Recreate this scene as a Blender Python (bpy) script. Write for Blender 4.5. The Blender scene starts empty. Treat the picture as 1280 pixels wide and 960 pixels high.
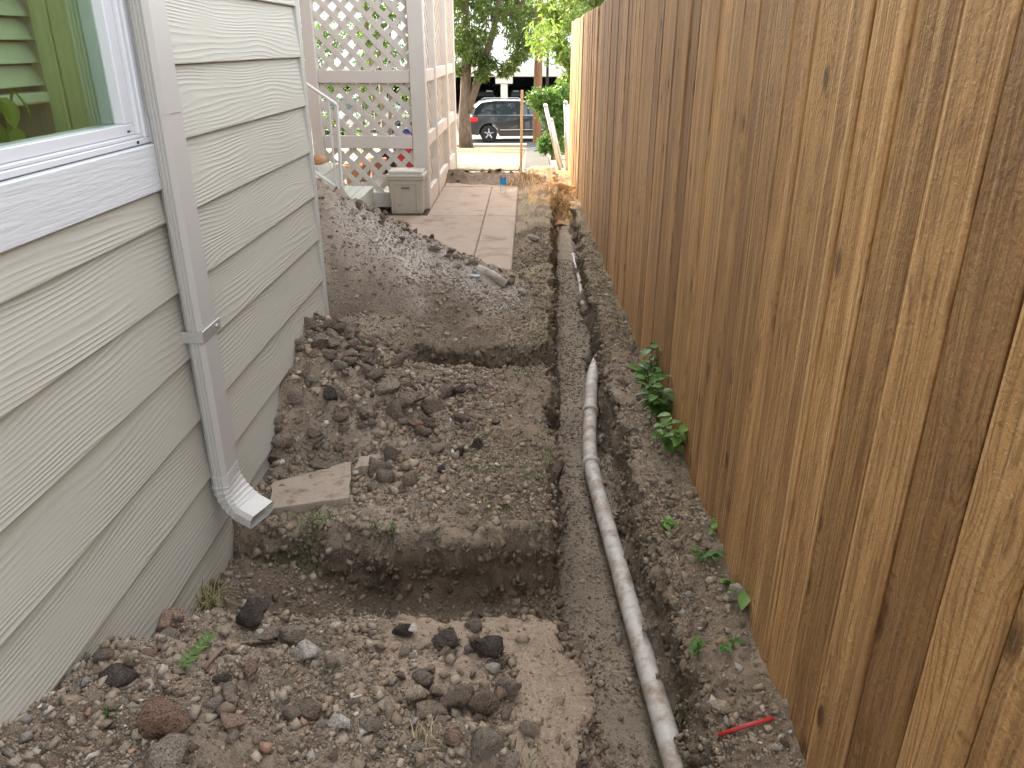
import bpy, math, random
import numpy as np
from mathutils import Vector, Matrix, Euler
random.seed(7); RNG = np.random.default_rng(11)
R = math.radians; PI = math.pi
sc = bpy.context.scene; COL = sc.collection

# ------------------------------------------------------------------ camera
F = 975.0; CAM = np.array([0, 0, 1.43])
PITCH = math.atan((480 - 56) / F); YAW = math.atan((662 - 640) / F * math.cos(PITCH))
cd = bpy.data.cameras.new('camera'); co = bpy.data.objects.new('camera', cd); COL.objects.link(co)
cd.sensor_width = 36; cd.lens = F / 1280 * 36; cd.clip_start = .02; cd.clip_end = 1500
co.location = CAM; co.rotation_euler = (PI / 2 - PITCH, 0, YAW); sc.camera = co

# ------------------------------------------------------------------ light
SUN_EL = R(36); SUN_AZ = math.atan2(-.53, .848)       # the sun stands ahead and to the left
w = bpy.data.worlds.new('World'); sc.world = w; w.use_nodes = True
wn = w.node_tree.nodes; wl = w.node_tree.links
sky = wn.new('ShaderNodeTexSky'); sky.sky_type = 'NISHITA'; sky.sun_disc = False
sky.sun_elevation = SUN_EL; sky.sun_rotation = SUN_AZ; sky.dust_density = 3.0; sky.air_density = 1.0; sky.ozone_density = 1.0
hs = wn.new('ShaderNodeHueSaturation'); hs.inputs['Saturation'].default_value = .25
wl.new(sky.outputs[0], hs.inputs['Color']); wl.new(hs.outputs[0], wn['Background'].inputs[0])
wn['Background'].inputs[1].default_value = .15
sl = bpy.data.lights.new('sun', 'SUN'); so = bpy.data.objects.new('sun', sl); COL.objects.link(so)
sl.energy = 3.0; sl.angle = R(.5); sl.color = (1, .78, .46)
sdir = Vector((math.sin(SUN_AZ) * math.cos(SUN_EL), math.cos(SUN_AZ) * math.cos(SUN_EL), math.sin(SUN_EL)))
so.rotation_euler = (-sdir).to_track_quat('-Z', 'Y').to_euler(); so.location = (-6, 6, 8)
sc.view_settings.view_transform = 'Standard'; sc.view_settings.look = 'None'; sc.view_settings.gamma = 1
sc.view_settings.use_curve_mapping = False; sc.view_settings.exposure = 2.95
sc.render.engine = 'CYCLES'; sc.cycles.max_bounces = 6; sc.cycles.transparent_max_bounces = 12

# ------------------------------------------------------------------ pixel helpers (1280 x 960 photograph)
_fw = np.array([-math.sin(YAW) * math.cos(PITCH), math.cos(YAW) * math.cos(PITCH), -math.sin(PITCH)])
_rt = np.array([math.cos(YAW), math.sin(YAW), 0]); _up = np.cross(_rt, _fw)
def ray(u, v): return _fw + _rt * (u - 640) / F + _up * (480 - v) / F
def atz(u, v, z): d = ray(u, v); return CAM + d * ((z - CAM[2]) / d[2])
def aty(u, v, y): d = ray(u, v); return CAM + d * (y / d[1])
def atx(u, v, x): d = ray(u, v); return CAM + d * (x / d[0])

# ------------------------------------------------------------------ noise
def _hash(ix, iy, iz, s):
    n = (ix.astype(np.int64) * 374761393 + iy.astype(np.int64) * 668265263 + iz.astype(np.int64) * 2147483647 + s * 974634777) & 0xffffffff
    n = ((n ^ (n >> 13)) * 1274126177) & 0xffffffff
    n = ((n ^ (n >> 16)) * 2246822519) & 0xffffffff
    return ((n ^ (n >> 15)) & 0xffff) / 65535.0
def vnoise(x, y, z=0., s=0):
    x, y, z = np.broadcast_arrays(np.asarray(x, float), np.asarray(y, float), np.asarray(z, float))
    ix, iy, iz = np.floor(x), np.floor(y), np.floor(z); fx, fy, fz = x - ix, y - iy, z - iz
    fx = fx * fx * fx * (fx * (fx * 6 - 15) + 10); fy = fy * fy * fy * (fy * (fy * 6 - 15) + 10); fz = fz * fz * (3 - 2 * fz)
    def h(a, b, c): return _hash(ix + a, iy + b, iz + c, s)
    r = 0
    for c in ((0, 1) if np.any(fz) else (0,)):
        wz = fz if c else 1 - fz
        r = r + wz * ((h(0, 0, c) * (1 - fx) + h(1, 0, c) * fx) * (1 - fy) + (h(0, 1, c) * (1 - fx) + h(1, 1, c) * fx) * fy)
    return r * 2 - 1
def fbm(x, y, z=0., s=0, o=4, g=.5):
    a, t, r = 1., 0., 0.
    for k in range(o):
        r = r + a * vnoise(x * 2 ** k + 17.3 * k, y * 2 ** k + 9.1 * k, np.asarray(z) * 2 ** k, s + k); t += a; a *= g
    return r / t
def worley(x, y, s=0):
    ix, iy = np.floor(x), np.floor(y); best = np.full(x.shape, 9.); idv = np.zeros(x.shape)
    for a in (-1, 0, 1):
        for b in (-1, 0, 1):
            cx, cy = ix + a, iy + b; d = np.hypot(cx + .15 + .7 * _hash(cx, cy, cx * 0, s) - x, cy + .15 + .7 * _hash(cx, cy, cx * 0, s + 1) - y)
            m = d < best; best = np.where(m, d, best); idv = np.where(m, _hash(cx, cy, cx * 0, s + 2), idv)
    return best, idv
def lumps(x, y, f, s):                            # clod-like relief: angular humps of uneven size
    wx = x * f + .45 * fbm(x * f * 1.3, y * f * 1.3, 0, s + 5, 2); wy = y * f + .45 * fbm(x * f * 1.3 + 7, y * f * 1.3, 0, s + 6, 2)
    d, i = worley(wx, wy, s); return (np.clip(1 - d / .62, 0, 1) ** .7) * np.clip(i * 1.5 - .35, 0, 1)
def S(a, b, x): t = np.clip((x - a) / (b - a), 0, 1); return t * t * (3 - 2 * t)

# ------------------------------------------------------------------ mesh helpers
class MB:
    def __init__(s): s.v = []; s.f = []; s.n = 0
    def add(s, v, f):
        s.v.append(np.asarray(v, float).reshape(-1, 3)); s.f += [tuple(i + s.n for i in q) for q in f]; s.n += len(s.v[-1]); return s
    def box(s, lo, hi):
        (a, b, c), (d, e, g) = lo, hi
        return s.add([(a, b, c), (d, b, c), (d, e, c), (a, e, c), (a, b, g), (d, b, g), (d, e, g), (a, e, g)],
                     [(0, 3, 2, 1), (4, 5, 6, 7), (0, 1, 5, 4), (1, 2, 6, 5), (2, 3, 7, 6), (3, 0, 4, 7)])
    def cbox(s, lo, hi, c=.004, M=None):          # box with chamfered edges: 44 triangles
        lo = np.array(lo, float); hi = np.array(hi, float); m = (lo + hi) / 2; h = (hi - lo) / 2; c = min(c, h.min() * .45)
        v = []; idx = {}
        for sx in (-1, 1):
            for sy in (-1, 1):
                for sz in (-1, 1):
                    for ax in range(3):
                        q = h - c; q = q.copy(); q[ax] = h[ax]
                        idx[(sx, sy, sz, ax)] = len(v); v.append(m + q * (sx, sy, sz))
        f = []
        I = lambda a, b, c_, ax: idx[(a, b, c_, ax)]
        for sg in (-1, 1):
            f += [(I(sg, -1, -1, 0), I(sg, 1, -1, 0), I(sg, 1, 1, 0), I(sg, -1, 1, 0))[::sg],
                  (I(-1, sg, -1, 1), I(1, sg, -1, 1), I(1, sg, 1, 1), I(-1, sg, 1, 1))[::-sg],
                  (I(-1, -1, sg, 2), I(1, -1, sg, 2), I(1, 1, sg, 2), I(-1, 1, sg, 2))[::sg]]
        for a in (-1, 1):
            for b in (-1, 1):
                f += [(I(a, b, -1, 0), I(a, b, -1, 1), I(a, b, 1, 1), I(a, b, 1, 0))[::a * b],
                      (I(a, -1, b, 0), I(a, 1, b, 0), I(a, 1, b, 2), I(a, -1, b, 2))[::a * b],
                      (I(-1, a, b, 1), I(-1, a, b, 2), I(1, a, b, 2), I(1, a, b, 1))[::a * b]]
                for d in (-1, 1):
                    f.append((I(a, b, d, 0), I(a, b, d, 1), I(a, b, d, 2))[::a * b * d])
        v = np.array(v)
        if M is not None: v = np.array([M @ Vector(q) for q in v])
        return s.add(v, f)
    def tube(s, pts, rad, n=8, cap=True):
        P = [Vector(p) for p in pts]; rad = list(rad) if hasattr(rad, '__len__') else [rad] * len(P)
        v = []; f = []; up = None
        for i, p in enumerate(P):
            t = (P[min(i + 1, len(P) - 1)] - P[max(i - 1, 0)]).normalized()
            if up is None: up = t.orthogonal().normalized()
            up = (up - t * up.dot(t)).normalized(); b = t.cross(up)
            v += [p + (up * math.cos(2 * PI * k / n) + b * math.sin(2 * PI * k / n)) * rad[i] for k in range(n)]
        for i in range(len(P) - 1):
            f += [(i * n + k, i * n + (k + 1) % n, (i + 1) * n + (k + 1) % n, (i + 1) * n + k) for k in range(n)]
        if cap: f += [tuple(range(n))[::-1], tuple(range((len(P) - 1) * n, len(P) * n))]
        return s.add([tuple(q) for q in v], f)
    def lathe(s, prof, c=(0, 0, 0), n=16, axis='z', cap=True):
        v = []; f = []
        for r, h in prof:
            for k in range(n):
                a = 2 * PI * k / n; x, y = r * math.cos(a), r * math.sin(a)
                v.append({'z': (x, y, h), 'y': (x, h, y), 'x': (h, x, y)}[axis])
        v = np.array(v) + np.array(c)
        for i in range(len(prof) - 1):
            for k in range(n):
                q = (i * n + k, i * n + (k + 1) % n, (i + 1) * n + (k + 1) % n, (i + 1) * n + k)
                f.append(q if axis != 'y' else q[::-1])
        if cap: f += [tuple(range(n))[::-1], tuple(range((len(prof) - 1) * n, len(prof) * n))]
        return s.add(v, f)
    def prism(s, poly, a, b, axis='y'):           # poly of (p,q) extruded along axis from a to b
        n = len(poly); mk = {'y': lambda p, q, t: (p, t, q), 'x': lambda p, q, t: (t, p, q), 'z': lambda p, q, t: (p, q, t)}[axis]
        v = [mk(p, q, a) for p, q in poly] + [mk(p, q, b) for p, q in poly]
        f = [tuple(range(n)), tuple(range(n, 2 * n))[::-1]] + [(i, (i + 1) % n, n + (i + 1) % n, n + i) for i in range(n)]
        return s.add(v, f)
    def mesh(s, name, mat, smooth=False, fix=True):
        me = bpy.data.meshes.new(name); me.from_pydata(np.concatenate(s.v).tolist(), [], s.f)
        if fix:
            import bmesh
            bm = bmesh.new(); bm.from_mesh(me); bmesh.ops.recalc_face_normals(bm, faces=bm.faces); bm.to_mesh(me); bm.free()
        if smooth: me.shade_smooth()
        if mat: me.materials.append(mat)
        return me
    def build(s, name, mat, parent=None, smooth=False, loc=None, rot=None, fix=True):
        return put(name, s.mesh(name, mat, smooth, fix), parent, loc, rot)
def put(name, me, parent=None, loc=None, rot=None):
    o = bpy.data.objects.new(name, me); COL.objects.link(o)
    if parent: o.parent = parent
    if loc is not None: o.location = tuple(loc)
    if rot is not None: o.rotation_euler = tuple(rot)
    return o
def tag(o, label=None, cat=None, group=None, kind=None):
    if label: o['label'] = label
    if cat: o['category'] = cat
    if group: o['group'] = group
    if kind: o['kind'] = kind
    return o
def thing(name, loc, label, cat, group=None, rz=0):
    o = put(name, None, None, loc, (0, 0, rz)); o.empty_display_size = .1
    return tag(o, label, cat, group)
def copy_tree(o, parent=None):
    c = o.copy(); COL.objects.link(c); c.parent = parent
    for ch in o.children: copy_tree(ch, c)
    return c
def fastmesh(name, V, Q, mat, smooth=False, color=None, cname='tint'):
    V = np.asarray(V, np.float32); Q = np.asarray(Q, np.int32); k = Q.shape[1]
    me = bpy.data.meshes.new(name); me.vertices.add(len(V)); me.vertices.foreach_set('co', V.ravel())
    me.loops.add(Q.size); me.loops.foreach_set('vertex_index', Q.ravel()); me.polygons.add(len(Q))
    me.polygons.foreach_set('loop_start', np.arange(0, Q.size, k, dtype=np.int32)); me.polygons.foreach_set('loop_total', np.full(len(Q), k, np.int32))
    me.update(calc_edges=True)
    if smooth: me.shade_smooth()
    if color is not None:
        a = me.color_attributes.new(cname, 'FLOAT_COLOR', 'POINT')
        c4 = np.ones((len(V), 4), np.float32); c4[:, :3] = color; a.data.foreach_set('color', c4.ravel())
    if mat: me.materials.append(mat)
    return me

# ------------------------------------------------------------------ materials
class NT:
    def __init__(s, name):
        s.m = bpy.data.materials.new(name); s.m.use_nodes = True; s.t = s.m.node_tree; s.b = s.t.nodes['Principled BSDF']; s.out = s.t.nodes['Material Output']
    def n(s, typ, **k):
        x = s.t.nodes.new('ShaderNode' + typ)
        for a, b in k.items():
            if a.startswith('_'): setattr(x, a[1:], b)
        return x
    def l(s, a, b): s.t.links.new(a, b)
    def set(s, sock, val):
        if isinstance(val, bpy.types.NodeSocket): s.l(val, sock)
        else: sock.default_value = val
    def math(s, op, a, b=0., c=None):
        x = s.n('Math', _operation=op); s.set(x.inputs[0], a); s.set(x.inputs[1], b)
        if c is not None: s.set(x.inputs[2], c)
        return x.outputs[0]
    def noise(s, vec, scale=5, detail=4, rough=.55, dist=0., out=0):
        x = s.n('TexNoise'); 
        if vec is not None: s.l(vec, x.inputs['Vector'])
        x.inputs['Scale'].default_value = scale; x.inputs['Detail'].default_value = detail; x.inputs['Roughness'].default_value = rough; x.inputs['Distortion'].default_value = dist
        return x.outputs[out]
    def ramp(s, fac, stops):
        x = s.n('ValToRGB'); s.set(x.inputs[0], fac); e = x.color_ramp.elements
        while len(e) < len(stops): e.new(.5)
        for i, (p, c) in enumerate(stops):
            e[i].position = p; e[i].color = (c, c, c, 1) if not hasattr(c, '__len__') else (*c[:3], 1)
        return x.outputs[0]
    def mix(s, fac, a, b, mode='MIX'):
        x = s.n('Mix', _data_type='RGBA', _blend_type=mode); s.set(x.inputs[0], fac)
        for i, q in ((6, a), (7, b)): s.set(x.inputs[i], (*q[:3], 1) if isinstance(q, tuple) else q)
        return x.outputs[2]
    def coord(s, rnd=0.):
        tc = s.n('TexCoord'); v = tc.outputs['Object']
        if rnd:
            oi = s.n('ObjectInfo'); vm = s.n('VectorMath', _operation='MULTIPLY_ADD')
            cx = s.n('CombineXYZ'); [s.l(oi.outputs['Random'], cx.inputs[i]) for i in range(3)]
            s.l(cx.outputs[0], vm.inputs[0]); vm.inputs[1].default_value = (rnd, rnd * 1.7, rnd * .7); s.l(v, vm.inputs[2]); v = vm.outputs[0]
        return v
    def rnd(s): return s.n('ObjectInfo').outputs['Random']
    def scale(s, v, sc_):
        x = s.n('VectorMath', _operation='MULTIPLY'); s.l(v, x.inputs[0]); x.inputs[1].default_value = sc_; return x.outputs[0]
    def sep(s, v): x = s.n('SeparateXYZ'); s.l(v, x.inputs[0]); return x.outputs
    def bump(s, h, strength=.5, dist=.01, prev=None):
        x = s.n('Bump'); s.l(h, x.inputs['Height']); x.inputs['Strength'].default_value = strength; x.inputs['Distance'].default_value = dist
        if prev: s.l(prev, x.inputs['Normal'])
        return x.outputs[0]
    def fin(s, col=None, rough=None, nrm=None, spec=None, metal=None, **k):
        if col is not None: s.set(s.b.inputs['Base Color'], (*col[:3], 1) if isinstance(col, tuple) else col)
        if rough is not None: s.set(s.b.inputs['Roughness'], rough)
        if nrm is not None: s.l(nrm, s.b.inputs['Normal'])
        if spec is not None: s.b.inputs['Specular IOR Level'].default_value = spec
        if metal is not None: s.b.inputs['Metallic'].default_value = metal
        return s.m
def simple(name, col, rough=.7, var=.18, scale=8, bump=.15, bscale=40, bd=.004, metal=0, spec=.4, dirt=None):
    t = NT(name); v = t.coord(30)
    n = t.noise(v, scale, 5, .6)
    k = t.math('MULTIPLY_ADD', n, var * 2, 1 - var)
    c = t.mix(1., tuple(col), t.ramp(k, [(0, 0.), (1, 1.)]), 'MULTIPLY') if False else None
    x = t.n('VectorMath', _operation='SCALE'); x.inputs[0].default_value = tuple(col); t.l(k, x.inputs['Scale']); c = x.outputs[0]
    if dirt:
        d = t.ramp(t.noise(v, dirt[1], 6, .7), [(dirt[2], 0.), (dirt[2] + dirt[3], 1.)]); c = t.mix(d, c, tuple(dirt[0]))
    nr = t.bump(t.noise(v, bscale, 3), bump, bd) if bump else None
    return t.fin(c, rough, nr, spec, metal)

def soil_mat(name, attr=True, col=(.2, .145, .11)):
    t = NT(name); v = t.coord()
    n1 = t.noise(v, 9, 6, .65); n2 = t.noise(v, 70, 5, .7); n3 = t.noise(v, 240, 3, .6)
    if attr: a = t.n('Attribute', _attribute_name='tint').outputs['Color']
    else: a = (*col, 1)
    k = t.math('ADD', t.math('MULTIPLY_ADD', n1, .55, .48), t.math('MULTIPLY_ADD', n2, .9, -.2))
    x = t.n('VectorMath', _operation='SCALE'); t.set(x.inputs[0], a if attr else tuple(col)); t.l(k, x.inputs['Scale'])
    c = x.outputs[0]
    # pale mineral specks
    vo = t.n('TexVoronoi'); t.l(v, vo.inputs['Vector']); vo.inputs['Scale'].default_value = 95
    sp = t.ramp(vo.outputs['Distance'], [(.10, 1.), (.2, 0.)])
    gate = t.ramp(t.noise(v, 31, 2), [(.55, 0.), (.66, 1.)])
    c = t.mix(t.math('MULTIPLY', t.math('MULTIPLY', sp, gate), .7), c, (.50, .44, .37))
    n4 = t.noise(v, 28, 5, .68); b = t.bump(n4, .8, .03); b = t.bump(n2, 1.0, .014, b); b = t.bump(n3, .9, .005, b)
    return t.fin(c, .95, b, .15)

def siding_mat():
    t = NT('fibre_cement_siding'); v = t.coord(61); s = t.sep(v)
    cv = t.n('CombineXYZ'); t.l(t.math('MULTIPLY', s[1], 1.5), cv.inputs[0]); t.l(t.math('MULTIPLY', s[2], 8.), cv.inputs[1])
    n = t.noise(cv.outputs[0], 1.0, 1.2, .4)
    ph = t.math('MULTIPLY_ADD', s[2], 78., t.math('MULTIPLY', n, 8.5))
    wv = t.math('SINE', t.math('MULTIPLY', ph, 6.283))
    wv = t.math('POWER', t.math('MULTIPLY_ADD', wv, .5, .5), 2.2)
    gate = t.ramp(t.noise(t.scale(v, (1, 2.2, 9)), 1.3, 2), [(.36, .12), (.62, 1.)])
    h = t.math('MULTIPLY', wv, gate)
    fine = t.noise(t.scale(v, (30, 14, 160)), 2.2, 3)
    b = t.bump(h, .8, .0013); b = t.bump(fine, .3, .0015, b)
    st = t.noise(t.scale(v, (1, .8, 2)), 1.6, 5, .65)
    c = t.mix(t.ramp(st, [(.35, 0.), (.75, 1.)]), (.415, .395, .335), (.378, .357, .298))
    sp = t.ramp(t.noise(v, 26, 4, .7), [(.72, 0.), (.78, 1.)])
    c = t.mix(t.math('MULTIPLY', sp, .35), c, (.36, .33, .28))
    return t.fin(c, .62, b, .35)

def fence_mat():
    t = NT('cedar_stained'); v = t.coord(83); s = t.sep(v)
    oi = t.rnd()
    cv = t.n('CombineXYZ'); t.l(t.math('MULTIPLY', s[1], 11.), cv.inputs[0]); t.l(t.math('MULTIPLY', s[2], .9), cv.inputs[1]); t.l(t.math('MULTIPLY', s[0], 11.), cv.inputs[2])
    # knots: sparse cells, stretched, that bend the grain
    kv = t.n('CombineXYZ'); t.l(t.math('MULTIPLY', s[1], 9.5), kv.inputs[0]); t.l(t.math('MULTIPLY', s[2], 5.2), kv.inputs[1])
    vo = t.n('TexVoronoi'); t.l(kv.outputs[0], vo.inputs['Vector']); vo.inputs['Scale'].default_value = 1.; vo.inputs['Randomness'].default_value = 1
    kd = vo.outputs['Distance']; gate = t.ramp(t.sep(vo.outputs['Color'])[0], [(.58, 0.), (.60, 1.)])
    knot = t.math('MULTIPLY', t.ramp(kd, [(.09, 1.), (.2, 0.)]), gate)
    ring = t.math('MULTIPLY', t.ramp(kd, [(.0, 1.), (.45, 0.)]), gate)
    n = t.noise(cv.outputs[0], 1., 3, .5, .2)
    ph = t.math('ADD', t.math('MULTIPLY_ADD', s[1], 60., t.math('MULTIPLY', n, 13.)), t.math('MULTIPLY', ring, 3.2))
    g = t.math('MULTIPLY_ADD', t.math('SINE', t.math('MULTIPLY', ph, 6.283)), .5, .5)
    fib = t.noise(t.scale(v, (60, 170, 3.0)), 1., 4, .65)
    blot = t.noise(t.scale(v, (3, 6, 1.1)), 1.5, 5, .6)
    c = t.mix(t.ramp(blot, [(.3, 0.), (.72, 1.)]), (.30, .155, .058), (.56, .325, .135))
    c = t.mix(t.math('MULTIPLY', t.math('POWER', g, 3.), .62), c, (.13, .058, .022))
    c = t.mix(t.ramp(fib, [(.42, 0.), (.8, .55)]), c, (.70, .48, .26))
    c = t.mix(t.math('MULTIPLY', ring, .30), c, (.13, .06, .025))
    c = t.mix(t.math('MULTIPLY', knot, .85), c, (.055, .026, .015))
    stk = t.noise(t.scale(v, (20, 34, .55)), 1., 3, .5)
    c = t.mix(t.ramp(stk, [(.44, 0.), (.62, .42)]), c, (.20, .10, .040)); c = t.mix(t.ramp(t.noise(t.scale(v, (24, 46, .4)), 1.3, 2), [(.58, 0.), (.70, .5)]), c, (.74, .50, .27))
    tone = t.ramp(oi, [(0, (.66, .62, .58)), (.2, (.86, .83, .78)), (.5, (1., .98, .93)), (.8, (1.28, 1.25, 1.16)), (1, (.84, .82, .80))])
    c = t.mix(1., c, tone, 'MULTIPLY')
    rip = t.noise(t.scale(v, (20, 40, 34)), 2.0, 4, .65)
    b = t.bump(fib, .55, .003); b = t.bump(rip, .9, .006, b); b = t.bump(g, .2, .002, b)
    return t.fin(c, .6, b, .35)

def wood_mat(name, c1, c2, rough=.75, stretch=(30, 30, 2), bump=.4):
    t = NT(name); v = t.coord(40)
    f = t.noise(t.scale(v, stretch), 1., 5, .65); bl = t.noise(v, 3, 4)
    c = t.mix(t.ramp(f, [(.3, 0.), (.7, 1.)]), c1, c2); c = t.mix(t.ramp(bl, [(.4, 0.), (.8, .4)]), c, c1)
    return t.fin(c, rough, t.bump(f, bump, .004), .3)

def attr_mat(name, rough=.9, bump=.6, bs=120, trans=0., spec=.2):
    t = NT(name); v = t.coord()
    a = t.n('Attribute', _attribute_name='tint').outputs['Color']
    k = t.math('MULTIPLY_ADD', t.noise(v, bs, 3, .6), .7, .65)
    x = t.n('VectorMath', _operation='SCALE'); t.l(a, x.inputs[0]); t.l(k, x.inputs['Scale'])
    t.fin(x.outputs[0], rough, t.bump(t.noise(v, bs, 4), bump, .004) if bump else None, spec)
    if trans:
        tr = t.n('BsdfTranslucent'); t.l(x.outputs[0], tr.inputs[0]); ms = t.n('MixShader'); ms.inputs[0].default_value = trans
        t.l(t.b.outputs[0], ms.inputs[1]); t.l(tr.outputs[0], ms.inputs[2]); t.l(ms.outputs[0], t.out.inputs[0])
    return t.m
def leaf_mat(name, c1, c2, trans=.35, rough=.5):
    t = NT(name); v = t.coord(13)
    c = t.mix(t.noise(v, 6, 2), c1, c2); c = t.mix(t.ramp(t.noise(v, 2.1, 2), [(.45, 0.), (.7, .6)]), c, tuple(q * .6 for q in c1))
    t.fin(c, rough, None, .35)
    tr = t.n('BsdfTranslucent'); t.l(c, tr.inputs[0]); ms = t.n('MixShader'); ms.inputs[0].default_value = trans
    t.l(t.b.outputs[0], ms.inputs[1]); t.l(tr.outputs[0], ms.inputs[2]); t.l(ms.outputs[0], t.out.inputs[0])
    return t.m
def glass_mat(name, tint, refl=.1):
    t = NT(name); tr = t.n('BsdfTransparent'); tr.inputs[0].default_value = (*tint, 1); gl = t.n('BsdfGlossy'); gl.inputs['Roughness'].default_value = .02
    fr = t.n('Fresnel'); fr.inputs[0].default_value = 1.5; ms = t.n('MixShader'); t.l(t.math('MULTIPLY', fr.outputs[0], .45), ms.inputs[0])
    t.l(tr.outputs[0], ms.inputs[1]); t.l(gl.outputs[0], ms.inputs[2]); t.l(ms.outputs[0], t.out.inputs[0]); return t.m

SOIL = soil_mat('dug_soil'); SIDING = siding_mat(); FENCE = fence_mat()
CRUMB = attr_mat('soil_crumbs', .95, .7, 300); 
WHITE = simple('white_vinyl', (.54, .54, .55), .35, .03, 6, .05)
TRIM = NT('white_woodgrain_trim')
_v = TRIM.coord(9); TRIM.fin((.50, .50, .50), .55, TRIM.bump(TRIM.noise(TRIM.scale(_v, (20, 7, 110)), 1., 4, .6), .8, .003), .4); TRIM = TRIM.m
CORNER = simple('corner_trim_paint', (.40, .387, .342), .6, .06, 5, .12, 30)
SPOUT = simple('downspout_paint', (.40, .375, .345), .38, .035, 7, .05, 20, .002, dirt=((.44, .39, .33), 14, .66, .12))
SPOUT2 = simple('downspout_elbow_paint', (.44, .42, .385), .35, .05, 9, .06, 30, .002, dirt=((.42, .36, .29), 18, .6, .14))
STEEL = simple('galvanised_steel', (.52, .52, .50), .42, .15, 20, .1, 60, .002, metal=.75)
CONC = simple('walkway_concrete', (.36, .285, .22), .88, .14, 3.5, .35, 90, .003, spec=.2, dirt=((.25, .175, .125), 5, .52, .16))
CONC2 = simple('dusty_yellow_concrete', (.18, .142, .085), .9, .14, 2.5, .35, 90, .003, spec=.2, dirt=((.24, .18, .11), 3, .55, .16))
SLABM = simple('broken_concrete', (.31, .25, .19), .92, .22, 14, .5, 120, .004, spec=.2, dirt=((.2, .14, .10), 22, .5, .15))
PVC = simple('dusty_pipe', (.47, .44, .40), .62, .18, 30, .2, 60, .002, dirt=((.26, .185, .125), 13, .44, .2))
LATT = simple('lattice_paint', (.535, .495, .44), .65, .08, 6, .15, 40, .002, dirt=((.42, .34, .30), 16, .68, .1))
STEP = wood_mat('painted_steps', (.50, .52, .44), (.60, .61, .53), .65, (20, 2, 20), .2)
BRICK = simple('buff_brick', (.50, .30, .20), .9, .25, 12, .4, 90, .004)
MORTAR = simple('dark_mortar', (.12, .10, .09), .95)
DARK = simple('black_plastic', (.02, .02, .022), .7, .2, 10, .1)
ASPH = simple('asphalt', (.15, .15, .155), .9, .15, 2, .4, 200, .004)
BARK = wood_mat('bark', (.075, .055, .042), (.22, .165, .13), .95, (14, 14, 3.5), .9)
GROUND_FAR = simple('far_ground', (.20, .17, .11), .95, .3, .8, .4, 30, .01)

# ------------------------------------------------------------------ the dug ground
XL_Y = [.3, 1.2, 1.45, 1.7, 2.0, 2.6, 3.2, 4.1, 5, 6.7, 8, 9]; XL_X = [.20, .20, .185, .125, .09, .095, .095, .125, .165, .215, .26, .27]
XR_Y = [.3, 1.5, 2.5, 3.2, 4, 5.3, 7.1, 9]; XR_X = [.40, .405, .395, .39, .395, .415, .435, .445]
def xl(y): return np.interp(y, XL_Y, XL_X)
def xr(y): return np.interp(y, XR_Y, XR_X)
def grade(y):                                     # the lot falls to the street
    return np.where(y < 9.9, 0, np.where(y < 29.6, -(np.clip(y, 9.9, 29.6) - 9.9) * .103, -2.03))
def ground(x, y):
    x, y = np.broadcast_arrays(np.asarray(x, float), np.asarray(y, float))
    wx = .035 * fbm(x * 3, y * 4.5, 0, 3, 3); wy = .035 * fbm(x * 5.5, y * 3, 0, 8, 3)
    X = x + wx; Y = y + wy
    top = .02 + .022 * fbm(x * 3, y * 3, 0, 21, 3)
    # compacted shoulder in front of the first cross trench
    top = top + .055 * (1 - S(1.55, 1.75, y)) * (1 - S(.0, .2, x))
    # bank along the fence
    top = np.where(x > .3, -.025 + .03 * fbm(x * 6, y * 5, 0, 33, 4) - .05 * (1 - S(1.3, 2.2, y)) * (1 - S(.44, .6, x)), top)
    top = top - .05 * (1 - S(-.08, .06, x)) * S(5.1, 5.4, y)
    L, Rr = xl(y), xr(y)
    soft = .012 + .07 * (1 - S(1.55, 1.75, y)) + .03 * S(4, 6, y)
    t = S(L - soft, L + .02, X) * (1 - S(Rr - .02, Rr + .03 + .03 * fbm(x * 0, y * 2.5, 0, 5, 2), X)) * (1 - S(8.0, 8.6, y))
    floor = -.30 + .08 * S(4, 8, y) + .012 * fbm(x * 7, y * 5, 0, 41, 4)
    floor = floor + .035 * S(Rr - .06, Rr - .0, X)          # crumbled foot of the bank
    z = top + (floor - top) * t
    # first cross trench
    side = 1 - S(L - .10, L + .02, x)
    c1 = S(1.60, 1.72, Y) * (1 - S(2.035, 2.085, Y - .0)) * (1 - S(L, L + .03, x))
    f1 = -.215 + .16 * (1 - S(-.92, -.35, x)) + .02 * fbm(x * 6, y * 6, 0, 51, 3)
    z = z + np.minimum(f1 - z, 0) * c1
    # second cross trench
    c2 = S(3.42, 3.50, Y) * (1 - S(3.68, 3.74, Y)) * (1 - S(L, L + .03, x))
    z = z + np.minimum(-.125 + .03 * fbm(x * 6, y * 6, 0, 52, 3) - z, 0) * c2
    # under the walkway slabs
    pw = (1 - S(-.14, -.10, x)) * S(5.15, 5.35, y)
    z = z * (1 - pw) + (-.075) * pw
    z = z + grade(y)
    # fine relief: lumps everywhere, stronger on dug faces
    l1 = fbm(x * 16, y * 16, z * 9, 61, 4, .6); l2 = np.abs(fbm(x * 30, y * 30, z * 14, 71, 3))
    amp = .016 * (1 - .45 * t) * (1 - pw)
    lm = lumps(x, y, 22, 601) * .018 + lumps(x, y, 55, 611) * .008
    floorness = t * (1 - S(Rr - .12, Rr - .03, X))
    return z + (amp * 1.25 * l1 + .012 * l2 + lm * (1 - .9 * floorness)) * (1 - pw) * (1 - .5 * (1 - S(1.5, 1.75, y)) * (x > -.3) * (x < .14))
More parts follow.
